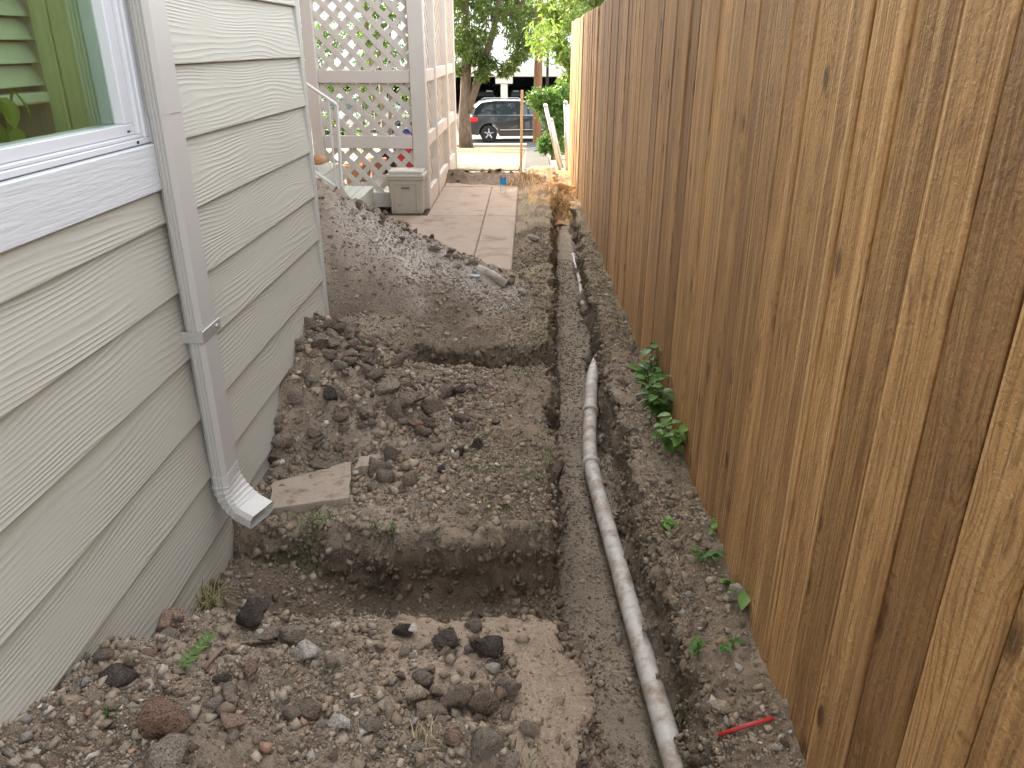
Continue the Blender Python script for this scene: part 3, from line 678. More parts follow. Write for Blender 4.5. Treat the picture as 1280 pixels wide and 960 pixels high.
def lattice(p0, p1, q0, q1, place, pitch=.148, wd=.047):
    for layer, sg in ((0, 1), (1, -1)):
        c = -11.0
        while c < 14:
            # line p*sg + q = c clipped to the panel
            pts = []
            for p in (p0, p1):
                q = c - sg * p
                if q0 <= q <= q1: pts.append((p, q))
            for q in (q0, q1):
                p = (c - q) * sg
                if p0 < p < p1: pts.append((p, q))
            if len(pts) >= 2:
                a, b = np.array(pts[0]), np.array(pts[1]); d = b - a; L = np.hypot(*d)
                if L > .06:
                    d /= L; nrm = np.array([-d[1], d[0]]) * wd / 2; a = a - d * .02; b = b + d * .02
                    quad = [a - nrm, b - nrm, b + nrm, a + nrm]; place(quad, layer)
            c += pitch * (1 + RNG.uniform(-.015, .015))
def place_front(quad, layer):
    y0 = PY + .052 + layer * .008; m = MB(); m.prism([(q[0], q[1]) for q in quad], y0, y0 + .0075, 'y'); P(m, 'lattice_slat')
def place_side(quad, layer):
    x0 = PX - .062 - .008 * (layer + 1); m = MB(); m.prism([(q[0], q[1]) for q in quad], x0, x0 + .0075, 'x'); P(m, 'lattice_slat')
for (a, b) in rows:
    lattice(PR2, CL, a, b, place_front)
    for (y0, y1) in SIDE: lattice(y0, y1, a, b, place_side, .150)
# porch floor and the clutter kept on it
DECK = wood_mat('deck_boards', (.25, .22, .19), (.36, .32, .27), .8, (3, 25, 25), .2)
deck = thing('porch_deck', (-2.2, 8.9, 0), 'grey board porch deck behind the lattice screen', 'deck')
for k in range(18): MB().cbox((-1.15, -.07, .06), (1.15, .07, .09), .004).build('board', DECK, deck, loc=(0, -1.27 + k * .15, 0))
MB().box((-1.1, -1.3, .0), (-1.05, 1.3, .06)).box((1.05, -1.3, .0), (1.1, 1.3, .06)).build('joist', DECK, deck)
def potm(r, h, m, name, loc, label, cat, group=None):
    o = MB().lathe([(r * .68, 0), (r * .95, h * .8), (r * 1.05, h * .8), (r * 1.05, h), (r * .9, h), (r * .85, h * .85)], (0, 0, 0), 18).build(name, m, None, True, loc); return tag(o, label, cat, group)
TERRA = simple('terracotta', (.55, .30, .15), .85, .2)
for k, (u, v) in enumerate([(440, 200), (452, 190), (470, 176)]):
    p = aty(u, v, 8.3 + .25 * k); potm(.10, .2, TERRA, 'flower_pot', (p[0], p[1], .09), 'terracotta flower pot on the porch deck behind the lattice', 'flower pot', 'pots behind the lattice')
def crate(name, loc, dim, mat, label, cat, rz=0):
    t = thing(name, loc, label, cat, None, rz); a, b, c = dim; th = .012
    MB().cbox((-a / 2, -b / 2, 0), (a / 2, b / 2, .015), .003).build('base', mat, t)
    for s in (-1, 1):
        MB().cbox((s * a / 2 - th / 2, -b / 2, .016), (s * a / 2 + th / 2, b / 2, c), .004).build('side', mat, t); MB().cbox((-a / 2 + .01, s * b / 2 - th / 2, .016), (a / 2 - .01, s * b / 2 + th / 2, c * .995), .004).build('side', mat, t)
    MB().cbox((-a / 2 - .012, -b / 2 - .012, c), (a / 2 + .012, b / 2 + .012, c + .025), .006).build('lid', mat, t); return t
BLUE = simple('blue_plastic', (.03, .10, .34), .4, .08); RED = simple('red_plastic', (.38, .02, .03), .4, .08); YEL = simple('yellow_plastic', (.70, .55, .10), .5, .15)
p = aty(497, 150, 9.2); crate('storage_crate', (p[0] + .06, p[1], .33), (.22, .2, .22), BLUE, 'blue lidded plastic crate stacked behind the lattice', 'crate')
crate('storage_crate', (p[0] + .02, p[1], .09), (.5, .36, .21), simple('black_tub', (.03, .03, .035), .5), 'black lidded tub under the blue crate behind the lattice', 'crate')
p = aty(506, 160, 8.6)
t = thing('fuel_can', (p[0], p[1], .09), 'red plastic can beside the lattice corner post', 'can')
MB().cbox((-.11, -.08, 0), (.11, .08, .40), .03).build('body', RED, t); MB().tube([(-.07, 0, .40), (-.07, 0, .46), (.05, 0, .46), (.07, 0, .40)], .014, 8).build('handle', RED, t); MB().tube([(.08, 0, .39), (.14, 0, .5)], .016, 8).build('spout', DARK, t)
def lump(name, loc, dim, mat, label, cat, seed):
    V, Fc = rock_verts(seed, 2, .12, 3); return tag(put(name, fastmesh(name, V * np.array(dim), Fc, mat, True), None, loc), label, cat)
# ------------------------------------------------------------------ rocks
def ico(sub):
    import bmesh
    bm = bmesh.new(); bmesh.ops.create_icosphere(bm, subdivisions=sub, radius=1); bm.verts.ensure_lookup_table()
    V = np.array([v.co[:] for v in bm.verts]); Fc = np.array([[v.index for v in f.verts] for f in bm.faces]); bm.free(); return V, Fc
ICO = {k: ico(k) for k in (1, 2, 3)}
def rock_verts(seed, sub=2, rough=.10, cuts=9):
    r = np.random.default_rng(seed); V, Fc = ICO[sub]; V = V * (1 + .0)
    V = V * np.array([1, r.uniform(.65, .95), r.uniform(.5, .8)])
    for _ in range(cuts):
        nv = r.normal(size=3); nv /= np.linalg.norm(nv); d = r.uniform(.30, .66); e = np.maximum(V @ nv - d, 0); V = V - nv * (e * .96)[:, None]
    nz = fbm(V[:, 0] * 2.2 + seed, V[:, 1] * 2.2, V[:, 2] * 2.2 + 5, seed, 3); nz2 = fbm(V[:, 0] * 7 + seed, V[:, 1] * 7, V[:, 2] * 7, seed + 9, 2)
    return V * (1 + rough * 1.4 * nz + rough * .6 * nz2)[:, None], Fc
lump('potting_soil_bag', (aty(495, 200, 9.6)[0], 9.6, .19), (.22, .16, .1), YEL, 'yellow bag lying on the deck behind the lattice', 'bag', 5)
lump('paper_bag', (aty(399, 206, 7.0)[0], 6.95, .515), (.09, .075, .075), simple('kraft_paper', (.52, .30, .17), .9), 'crumpled brown bag on the upper wooden step', 'bag', 6)
# ------------------------------------------------------------------ steps and handrail
st = thing('wooden_steps', (-1.7, 6.8, 0), 'pale green-grey wooden steps beside the brick wall', 'steps')
SP = np.array(st.location)
def B(mb, name, mat, par, o): 
    for i in range(len(mb.v)): mb.v[i] = mb.v[i] - o
    return mb.build(name, mat, par)
for k in range(3): B(MB().cbox((-1.72 + .0945 * k, 6.36, .195), (-1.63 + .0945 * k, 7.38, .222), .003), 'tread_board', STEP, st, SP)
B(MB().cbox((-1.465, 6.38, -.08), (-1.445, 7.37, .194), .003), 'riser', STEP, st, SP)
for k in range(2): B(MB().cbox((-1.94 + .105 * k, 6.36, .408), (-1.838 + .105 * k, 7.38, .434), .003), 'tread_board', STEP, st, SP)
B(MB().cbox((-1.735, 6.38, .223), (-1.722, 7.37, .407), .003), 'riser', STEP, st, SP)
for yy in (6.37, 7.34): B(MB().prism([(-1.95, -.08), (-1.47, -.08), (-1.47, .19), (-1.74, .19), (-1.74, .40), (-1.95, .40)], yy, yy + .025), 'stringer', STEP, st, SP)
hr = thing('handrail', (-1.5, 6.48, .222), 'thin white metal handrail on the wooden steps', 'handrail'); HO = np.array(hr.location)
HW = simple('rail_paint', (.70, .68, .62), .45, .08)
ya = 6.48; a, b, c, d_, e, f_ = [aty(u, v, ya) for u, v in ((428, 252), (421, 131), (376, 100), (426, 238), (385, 209), (411, 132))]
def bar(p, q, r, name): B(MB().tube([p, q], r, 6), name, HW, hr, HO)
bar((a[0], ya, .222), b, .016, 'post'); bar(b, c, .016, 'top_rail'); bar(d_, e, .014, 'bottom_rail'); bar((f_[0], ya, .32), (f_[0], ya, f_[2] + .03), .010, 'baluster')
bar((f_[0] + .05, ya, .30), (f_[0] + .05, ya, f_[2] + .01), .010, 'baluster')
# ------------------------------------------------------------------ lidded bin
BIN = simple('speckled_bin', (.40, .365, .29), .6, .1, 6, .15, 60, .003, dirt=((.07, .055, .04), 26, .60, .08))
BINL = simple('bin_lid', (.47, .46, .38), .5, .08, 6, .1)
bl_, br_ = atz(485, 268, 0), atz(532, 268, 0)
bx0, bx1, by0 = bl_[0] + .02, br_[0] - .01, bl_[1] - .02; by1 = PY - .02; zt = aty(505, 214, by0)[2]
bn = thing('storage_bin', ((bx0 + bx1) / 2, (by0 + by1) / 2, 0), 'grimy tan plastic bin with lid in front of the lattice corner', 'bin'); BO = np.array(bn.location)
def taper(x0, x1, y0, y1, z0, z1, k, c=.012):
    m = MB().cbox((x0, y0, z0), (x1, y1, z1), c); v = m.v[0]; mid = np.array([(x0 + x1) / 2, (y0 + y1) / 2]); s = 1 - k * (1 - (v[:, 2] - z0) / (z1 - z0)); v[:, :2] = mid + (v[:, :2] - mid) * s[:, None]; return m
B(taper(bx0, bx1, by0, by1, .001, zt * .86, .10), 'body', BIN, bn, BO)
B(MB().cbox((bx0 - .012, by0 - .014, zt * .80), (bx1 + .012, by1 + .006, zt * .86 + .002), .006), 'rim', BIN, bn, BO)
lid = B(MB().cbox((bx0 - .016, by0 - .018, zt * .865), (bx1 + .016, by1 + .008, zt * .93), .01), 'lid', BINL, bn, BO)
B(MB().cbox((bx0 + .005, by0 + .0, zt * .93), (bx1 - .005, by1 - .01, zt), .012), 'lid_top', BINL, bn, BO)
fw_ = (bx1 - bx0)
for x0, x1, z0, z1 in ((bx0 + fw_ * .16, bx0 + fw_ * .21, .03, zt * .74), (bx1 - fw_ * .21, bx1 - fw_ * .16, .03, zt * .74), (bx0 + fw_ * .211, bx1 - fw_ * .211, zt * .69, zt * .74)):
    B(MB().cbox((x0, by0 - .006 + .0, z0), (x1, by0 + .02, z1), .004), 'rib', BIN, bn, BO)
B(MB().cbox((bx0 + fw_ * .38, by0 - .008, zt * .60), (bx0 + fw_ * .62, by0 + .02, zt * .64), .003), 'handle', simple('bin_handle', (.16, .14, .11), .7), bn, BO)
# ------------------------------------------------------------------ bottle, stake
p = hit(629, 250); 
bt = thing('water_bottle', (p[0], p[1], .002), 'clear plastic water bottle with blue label on the walkway', 'bottle')
CLR = glass_mat('clear_plastic', (.90, .93, .95)); r_ = .033
MB().lathe([(.024, 0), (r_, .012), (r_, .07), (r_ * .93, .09), (r_, .11), (r_, .15), (.026, .19), (.0135, .215), (.0135, .225)], (0, 0, 0), 16).build('body', CLR, bt, True)
MB().lathe([(r_ + .001, .085), (r_ + .0014, .088), (r_ + .0014, .142), (r_ + .001, .145)], (0, 0, 0), 16, cap=False).build('label', simple('blue_label', (.03, .30, .70), .4, .05), bt, True)
MB().lathe([(.0155, .222), (.0155, .242), (.012, .244)], (0, 0, 0), 12).build('cap', WHITE, bt, True)
p = atz(651, 226, -.02); q = aty(652, 115, p[1])
tag(MB().cbox((-.014, -.009, -.12), (.014, .009, q[2] + .02), .002).build('wooden_stake', wood_mat('stake_wood', (.55, .40, .24), (.70, .54, .34)), None, False, (p[0], p[1], 0), (R(.4), R(.5), .3)), 'pale slim wooden stake standing upright at the walkway edge', 'stake')
# ------------------------------------------------------------------ pipes
def pipe(name, pts, r, mat, label, joints=(), cat='pipe', n=16):
    pts = [np.array(q) for q in pts]; o0 = pts[0]
    # smooth
    P_ = []
    for i in range(len(pts) - 1):
        a = pts[max(i - 1, 0)]; b = pts[i]; c = pts[i + 1]; d = pts[min(i + 2, len(pts) - 1)]
        for t in np.linspace(0, 1, 8, endpoint=False): P_.append(.5 * ((2 * b) + (-a + c) * t + (2 * a - 5 * b + 4 * c - d) * t * t + (-a + 3 * b - 3 * c + d) * t ** 3))
    P_.append(pts[-1]); t = thing(name, o0, label, cat)
    MB().tube([tuple(q - o0) for q in P_], r, n).build('tube', mat, t, True)
    for i, L, k in joints:
        a, b = P_[i], P_[i + 1]; d = (b - a) / np.linalg.norm(b - a); mm = MB().tube([tuple(a - d * L / 2 - o0), tuple(a - d * L / 2 * .98 - o0), tuple(a + d * L / 2 * .98 - o0), tuple(a + d * L / 2 - o0)], [r * 1.02, r * k, r * k, r * 1.02], n); mm.build('coupling', mat, t, True)
    return t
pz = -.205; r0 = .032
pp = [atz(u, v, z) for u, v, z in ((905, 1130, -.225), (846, 960, -.225), (771, 700, -.225), (739, 580, -.215), (738, 515, -.18), (742, 465, -.14), (754, 440, -.20))]
pipe('drain_pipe', pp, r0, PVC, 'long dusty grey pipe lying along the trench floor', [(8 * 3, .035, 1.2), (8 * 4, .03, 1.22)])
pp = [atz(u, v, -.205) for u, v in ((729, 380), (724, 350), (716, 318))]; pp[0][2] = -.22
pipe('old_pipe', pp, .016, PVC, 'short thin pale pipe leaning on the trench bank further along', n=10)
a = hit(632, 360); b = hit(597, 338)
pipe('pipe_stub', [b + (0, .02, .005), (a + b) / 2 + (0, 0, .03), a + (0, 0, .025)], .026, PVC, 'open-ended grey pipe stub poking from the gravel-streaked heap', n=14)
a = a + (0, 0, .025)
p = hit(594, 347); q = lump('plastic_scrap', p + (0, 0, .012), (.035, .03, .012), simple('pale_blue_plastic', (.45, .62, .72), .5), 'pale blue plastic scrap beside the pipe stub', 'scrap', 12)
# ------------------------------------------------------------------ broken concrete, rod, scraps
def slab_piece(name, corners, th, zoff, mat, label, cat):
    pts = [hit(*c) for c in corners]; c = np.mean(pts, 0); A = np.c_[[q[0] - c[0] for q in pts], [q[1] - c[1] for q in pts], np.ones(len(pts))]; s, *_ = np.linalg.lstsq(A, np.array([q[2] for q in pts]), rcond=None)
    poly = []
    for i in range(len(pts)):
        a, b = pts[i][:2] - c[:2], pts[(i + 1) % len(pts)][:2] - c[:2]
        for t in np.linspace(0, 1, 6, endpoint=False): q = a + (b - a) * t + RNG.normal(size=2) * (.003 if t else 0); poly.append(q)
    top = [(q[0], q[1], s[0] * q[0] + s[1] * q[1] + th) for q in poly]; bot = [(q[0] * .97, q[1] * .97, s[0] * q[0] + s[1] * q[1] - .015) for q in poly]; n_ = len(poly)
    mid = [(q[0] * 1.005, q[1] * 1.005, s[0] * q[0] + s[1] * q[1] + th - .005) for q in poly]
    f = [tuple(range(n_)), tuple(range(2 * n_, 3 * n_))[::-1]] + [(i, (i + 1) % n_, n_ + (i + 1) % n_, n_ + i) for i in range(n_)] + [(n_ + i, n_ + (i + 1) % n_, 2 * n_ + (i + 1) % n_, 2 * n_ + i) for i in range(n_)]
    return tag(MB().add(top + mid + bot, f).build(name, mat, None, False, (c[0], c[1], s[2])), label, cat)
slab_piece('concrete_fragment', [(336, 645), (343, 612), (440, 585), (437, 632)], .030, 0, SLABM, 'flat broken concrete slab piece lying by the downspout outlet', 'concrete')
slab_piece('concrete_fragment', [(444, 594), (450, 580), (476, 576), (474, 590)], .03, 0, SLABM, 'small flat concrete chip beside the larger broken slab', 'concrete')
a = atz(897, 925, -.03); b = atz(966, 903, -.03); a = hit(897, 925); b = hit(966, 903)
tag(MB().tube([tuple(a + (0, 0, .016)), tuple((a + b) / 2 + (0, 0, .017)), tuple(b + (0, 0, .014))], .0048, 8).build('marker_rod', simple('red_paint', (.42, .03, .03), .5, .2, dirt=((.2, .13, .1), 40, .6, .1)), None, True), 'thin red rod lying on the bank beside the fence', 'rod')
BLK = DARK
for (u, v, L, w_, rz, lab) in [(672, 526, .05, .03, .2, 'black plastic flap sticking out of the trench wall'), (674, 549, .075, .028, 1.2, 'curled black plastic strip hanging on the trench wall')]:
    p = hit(u, v); m = MB(); vs = []; fs = []
    for i in range(6):
        t = i / 5; vs += [(-w_ / 2, t * L, .006 * math.sin(t * 3)), (w_ / 2, t * L, .006 * math.sin(t * 3) + .004)]
    for i in range(5): fs.append((2 * i, 2 * i + 1, 2 * i + 3, 2 * i + 2))
    o = m.add(vs, fs).build('plastic_strip', BLK, None, True, p + (.012, -.01, .006), (R(-35), .2, rz - 1.9), fix=False); o.modifiers.new('t', 'SOLIDIFY').thickness = .002
    tag(o, lab, 'plastic strip')
# ------------------------------------------------------------------ stones and clods
def rock_mat(name, c1, c2, dark=.5):
    t = NT(name); v = t.coord(50); n1 = t.noise(v, 9, 5, .65); n2 = t.noise(v, 55, 4, .65)
    c = t.mix(t.ramp(n1, [(.35, 0.), (.68, 1.)]), c1, c2); c = t.mix(t.ramp(n2, [(.5, 0.), (.75, .6)]), c, tuple(q * dark for q in c1))
    k = t.ramp(t.rnd(), [(0, (.72, .70, .68)), (.5, (1, 1, 1)), (1, (1.22, 1.2, 1.18))]); c = t.mix(1., c, k, 'MULTIPLY')
    return t.fin(c, .93, t.bump(t.noise(v, 9, 4, .6), .6, .05, t.bump(t.noise(v, 3, 4, .6), .7, .2)), .2)
RM = {'clod': rock_mat('clod', (.225, .168, .124), (.35, .275, .212)), 'grey': rock_mat('grey_stone', (.245, .195, .15), (.36, .295, .235)), 'black': rock_mat('black_clod', (.065, .050, .042), (.15, .12, .10)),
      'pale': rock_mat('pale_limestone', (.58, .51, .42), (.76, .70, .61), .8), 'rust': rock_mat('rusty_stone', (.25, .145, .095), (.37, .25, .18)), 'tan': rock_mat('tan_stone', (.42, .33, .24), (.56, .46, .355), .75), 'pink': rock_mat('brick_bit', (.32, .205, .15), (.40, .28, .215))}
SHAPES = {}
def shape(kind, seed, big=False):
    key = (kind, seed, big)
    if key not in SHAPES:
        V, Fc = rock_verts(seed, 3 if big else 2, .17 if kind in ('clod', 'black') else .05, 9 if kind == 'clod' else 12); SHAPES[key] = fastmesh('stone', V, Fc, RM[kind], False)
    return SHAPES[key]
def stone(name, p, dims, kind, label, cat, group=None, seed=0, big=False, rot=None, sink=.25):
    dz = dims[2]; o = put(name, shape(kind, seed, big), None, (p[0], p[1], s1(p[0], p[1]) + dz * (.62 - sink)), rot if rot is not None else (RNG.uniform(-.4, .4), RNG.uniform(-.4, .4), RNG.uniform(0, 6.28)))
    o.scale = dims; return tag(o, label, cat, group)
def px(p): return np.linalg.norm(p - CAM) / F       # metres per pixel there
named = [  # pixel, width px, height px, kind, label
 (202, 902, 58, 40, 'rust', 'large rust-brown jagged stone beside the siding foot', 21), (208, 948, 62, 46, 'grey', 'large grey-brown boulder below the rust-brown stone', 22),
 (152, 853, 38, 22, 'black', 'black clod against the foot of the siding', 23), (318, 768, 44, 30, 'black', 'dark brown clod next to the dry straw tuft', 24),
 (606, 809, 38, 30, 'black', 'largest black clod on the smooth soil shoulder', 25), (560, 797, 38, 24, 'black', 'dark lump next to the largest black clod', 26), (503, 789, 22, 14, 'black', 'small black clod at the end of the row of black clods', 27),
 (386, 818, 31, 22, 'pale', 'round pale limestone rock on the stony heap', 28), (425, 903, 25, 22, 'pale', 'squarish cream stone low on the stony heap', 29), (521, 870, 25, 36, 'tan', 'upright tan stone with pale face on the rubble', 30),
 (549, 866, 17, 22, 'tan', 'small ribbed tan stone beside the upright tan stone', 31), (606, 881, 28, 40, 'clod', 'tall brown rock with a dark hollow beneath', 32), (609, 938, 38, 48, 'grey', 'big flat grey rock among the rubble', 33),
 (372, 800, 34, 22, 'grey', 'grey-brown rock beside the round pale limestone', 34), (318, 840, 19, 32, 'pink', 'upright pinkish brick sliver on the stony heap', 35), (335, 795, 30, 14, 'grey', 'flat dark grey stone behind the brick sliver', 36),
 (218, 773, 46, 22, 'pink', 'worn reddish brick fragment leaning on the siding', 37), (167, 832, 14, 22, 'tan', 'pale tan pebble wedged against the siding', 38), (325, 793, 12, 12, 'pale', 'small white chip beside the brown twig', 39),
 (567, 877, 30, 18, 'clod', 'angular brown rock beneath the small ribbed stone', 41), (545, 895, 34, 18, 'clod', 'wide brown rock in the middle of the rubble', 42), (534, 852, 26, 26, 'grey', 'dark grey rock behind the upright tan stone', 43),
 (636, 860, 24, 26, 'grey', 'weathered grey rock at the trench-side edge of the rubble', 44), (562, 925, 22, 22, 'pink', 'rounded pink-brown rock low in the rubble', 45), (585, 865, 18, 14, 'grey', 'angular charcoal stone between the rubble rocks', 46),
 (290, 900, 26, 16, 'pink', 'reddish crumbly stone in the middle of the heap', 47), (275, 882, 22, 16, 'grey', 'flat grey pebble near the reddish stone', 48), (280, 846, 20, 18, 'grey', 'rounded grey cobble below the brick sliver', 49),
 (536, 512, 26, 22, 'clod', 'biggest dark rock on the cloddy heap', 51), (512, 500, 40, 20, 'clod', 'broad brown clod beside the biggest dark rock', 52), (545, 563, 18, 15, 'grey', 'rounded grey stone on the flat block edge', 53),
 (523, 532, 22, 12, 'rust', 'reddish shard between clods on the middle heap', 54), (597, 555, 13, 11, 'black', 'round dark pebble at the edge of the middle heap', 55), (576, 565, 12, 14, 'black', 'dark pebble next to the rounded grey stone', 56),
 (574, 488, 26, 11, 'black', 'flat dark clod near the far edge of the block', 57), (455, 525, 16, 16, 'clod', 'upright brown clod in the middle heap', 58), (430, 525, 20, 12, 'clod', 'flat brown clod in the middle heap', 59),
 (358, 555, 24, 24, 'clod', 'squarish flat clod standing by the siding', 60), (488, 572, 14, 22, 'clod', 'upright clod beside the concrete chip', 61), (400, 582, 22, 9, 'clod', 'long clod just behind the broken concrete slab', 62),
 (773, 800, 12, 12, 'tan', 'single tan stone lying on the trench floor', 63), (515, 787, 18, 12, 'pale', 'whitish crumbling chip on the smooth shoulder', 64), (652, 345, 10, 10, 'pale', 'pale chip on the gravel-streaked heap foot', 65),
 (668, 300, 16, 9, 'pale', 'flat pale stone on turf between walkway and trench', 66), (899, 888, 22, 14, 'tan', 'thin pale shard stuck in the bank by the red rod', 67), (921, 745, 20, 22, 'pale', 'crumbled whitish lump on the bank by the fence', 68), (755, 550, 10, 14, 'pale', 'white shard beside the pipe joint', 69)]
for (u, v, wpx, hpx, kind, lab, sd) in named:
    p = hit(u, v + hpx * .3); m_ = px(p) * .5
    stone('stone', p, (wpx * m_ * 1.5, wpx * m_ * 1.3, max(hpx, 8) * m_ * 1.5), kind, lab, 'stone', None, sd, True, (RNG.uniform(-.2, .2), RNG.uniform(-.2, .2), RNG.uniform(-.5, .5)), .02)
def region_scatter(n_, sampler, sizes, kinds, label, group, name='clod'):
    ks, ws = zip(*kinds)
    for i in range(n_):
        x, y = sampler(); s = sizes(); k = RNG.choice(ks, p=np.array(ws) / sum(ws)); sd = int(RNG.integers(0, 6)) + {'clod': 200, 'grey': 220, 'black': 240, 'pale': 260, 'rust': 280, 'tan': 300, 'pink': 320}[k]
        sz = 'tiny' if s < .011 else ('small' if s < .02 else 'larger')
        stone(name, (x, y), (s * 1.5, s * RNG.uniform(1.05, 1.6), s * RNG.uniform(.9, 1.4)), k, sz + ' ' + {'clod': 'brown', 'grey': 'grey', 'black': 'blackish', 'pale': 'whitish', 'rust': 'rusty', 'tan': 'tan', 'pink': 'reddish'}[k] + ' ' + label, 'clod' if name == 'clod' else 'stone', group, sd, False, None, RNG.uniform(.15, .4))
U = RNG.uniform
region_scatter(85, lambda: (U(-.92, .02), U(1.0, 1.56)), lambda: min(.009 * U(.15, 1) ** -.6, .026), [('clod', 5), ('grey', 3), ('tan', 1), ('pink', .6), ('pale', .5)], 'loose stone in the rubble of the stony heap with black clods', 'loose stones on the stony heap', 'stone')
region_scatter(26, lambda: (RNG.normal(-.20, .09), RNG.normal(1.26, .10)), lambda: U(.010, .022), [('clod', 4), ('grey', 4), ('tan', 1)], 'loose stone in the rubble of the stony heap with black clods', 'loose stones on the stony heap', 'stone')
region_scatter(120, lambda: (np.clip(RNG.normal(-.62, .2), -.92, -.12), np.clip(RNG.normal(2.85, .27), 2.3, 3.4)), lambda: min(.016 * U(.12, 1) ** -.6, .050), [('clod', 7), ('grey', 2), ('black', .7), ('pink', .3)], 'loose clod on the heap against the siding behind the downspout', 'clods on the heap behind the downspout')
region_scatter(18, lambda: (U(-.92, -.72), U(2.9, 3.3)), lambda: U(.025, .05), [('clod', 1)], 'loose clod on the heap against the siding behind the downspout', 'clods on the heap behind the downspout')
region_scatter(55, lambda: (lambda x: (x, 4.78 + U(-.12, .10) - .12 * (x > -.6)))(U(-1.05, .05)), lambda: min(.014 * U(.2, 1) ** -.6, .034), [('clod', 6), ('grey', 2), ('pale', 1.0)], 'clod along the crest of the gravel-streaked heap', 'clods along the far heap crest')
region_scatter(22, lambda: (U(-.9, .05), U(9.0, 9.4)), lambda: U(.015, .04), [('black', 2), ('clod', 3)], 'clod in the soil strip across the walkway', 'clods on the walkway strip')
region_scatter(14, lambda: (U(-.85, -.15), U(5.7, 8.6)), lambda: U(.008, .02), [('clod', 3), ('pale', 1)], 'soil lump on the bare concrete walkway', 'crumbs on the walkway')
region_scatter(30, lambda: (lambda y: (U(xr(y) + .03, fx(y) - .03), y))(U(1.2, 4.5)), lambda: U(.007, .016), [('clod', 5), ('grey', 2), ('pale', .5)], 'clod on the soil bank along the fence', 'clods on the fence bank')
# ------------------------------------------------------------------ loose crumbs: too many to count
def crumbs(name, N, base, pos, size, pal, mat, sink=.2, flat=.75):
    V0, F0 = base; nV = len(V0)
    x, y, *zz = pos(N); N = len(x); z = zz[0] if zz else surf(x, y); s = size(N, x, y)
    A = RNG.normal(size=(N, 4)); A /= np.linalg.norm(A, axis=1)[:, None]; a, b, c, d = A.T
    Rm = np.stack([1 - 2 * (c * c + d * d), 2 * (b * c - a * d), 2 * (b * d + a * c), 2 * (b * c + a * d), 1 - 2 * (b * b + d * d), 2 * (c * d - a * b), 2 * (b * d - a * c), 2 * (c * d + a * b), 1 - 2 * (b * b + c * c)], -1).reshape(N, 3, 3)
    sh = RNG.uniform(.45, 1.25, (N, 1, 3)); jit = 1 + RNG.uniform(-.42, .34, (N, nV, 1))
    V = np.einsum('nij,nvj->nvi', Rm, V0[None] * sh * jit) * s[:, None, None]; V[:, :, 2] *= flat
    V += np.stack([x, y, z + s * (.45 - sink)], -1)[:, None, :]
    Fc = (F0[None] + (np.arange(N) * nV)[:, None, None]).reshape(-1, F0.shape[1])
    pal = np.array(pal); col = pal[RNG.integers(0, len(pal), N)] * RNG.uniform(.80, 1.16, (N, 1)); col = np.repeat(col, nV, 0)
    return tag(put(name, fastmesh(name, V.reshape(-1, 3), Fc, mat, False, col)), kind='stuff')
CUB = (np.array([(a, b, c) for a in (-.7, .7) for b in (-.7, .7) for c in (-.7, .7)]), np.array([(0, 1, 3), (0, 3, 2), (4, 6, 7), (4, 7, 5), (0, 4, 5), (0, 5, 1), (2, 3, 7), (2, 7, 6), (0, 2, 6), (0, 6, 4), (1, 5, 7), (1, 7, 3)]))
OCT = (np.array([(1, 0, 0), (-1, 0, 0), (0, 1, 0), (0, -1, 0), (0, 0, 1), (0, 0, -1)], float), np.array([(0, 2, 4), (2, 1, 4), (1, 3, 4), (3, 0, 4), (2, 0, 5), (1, 2, 5), (3, 1, 5), (0, 3, 5)]))
def pos_all(N):
    y = np.exp(RNG.uniform(math.log(.9), math.log(6.5), N * 3)); x = RNG.uniform(-1.3, .62, N * 3)
    d = np.full(x.shape, .45)
    d = np.where((y < 1.62) & (x < .05), 1., d); d = np.where((y > 2.2) & (y < 3.5) & (x < -.1), 1., d); d = np.where((x > xl(y) - .02) & (x < xr(y)), .3, d)
    d = np.where((y > 3.7) & (y < 5.4) & (x < .05), .3, d); d = np.where((y < 1.7) & (((x > -.34) & (y > 1.47)) | (x > -.02)) & (x < .2), .13, d); d = np.where((x > xr(y)), .6, d)
    clump = fbm(x * 5, y * 5, 0, 401, 3); d = d * np.clip(.75 + 1.0 * clump, .15, 1.3)
    steep = np.abs(surf(x, y + .012) - surf(x, y - .012)) + np.abs(surf(x + .012, y) - surf(x - .012, y))
    d = d * np.clip(1.25 - steep / .05, .0, 1)
    ok = (RNG.uniform(0, 1, x.shape) < d) & ~((x < -.1) & (y > 5.35)) & ~((x < -.945) & (y < 3.47)) & (x < fx(y) - .01)
    return x[ok][:N], y[ok][:N]
PAL = [(c[0] * .92, c[1] * .92, c[2] * .87) for c in [(.285, .22, .165), (.25, .19, .142), (.32, .25, .192), (.35, .285, .225), (.215, .162, .12), (.30, .243, .195), (.375, .31, .25), (.31, .23, .165)]]
PAL2 = PAL * 5 + [(.40, .35, .29), (.36, .22, .15), (.25, .22, .19), (.52, .47, .40), (.22, .16, .11)]
crumbs('soil_crumbs', 60000, OCT, pos_all, lambda N, x, y: np.clip(.0016 * y ** .8 * RNG.uniform(.05, 1, N) ** -.45, .0012, .009), PAL, CRUMB)
crumbs('soil_crumbs', 13000, CUB, pos_all, lambda N, x, y: np.clip(.0026 * y ** .55 * RNG.uniform(.02, 1, N) ** -.62, .0025, .015) * np.where((x > xl(y)) & (x < xr(y)), .75, 1) * np.where((y > 2.2) & (y < 3.4) & (x < -.25), 1.25, 1), PAL2, CRUMB)
PALD = [tuple(q * .8 for q in c) for c in PAL]
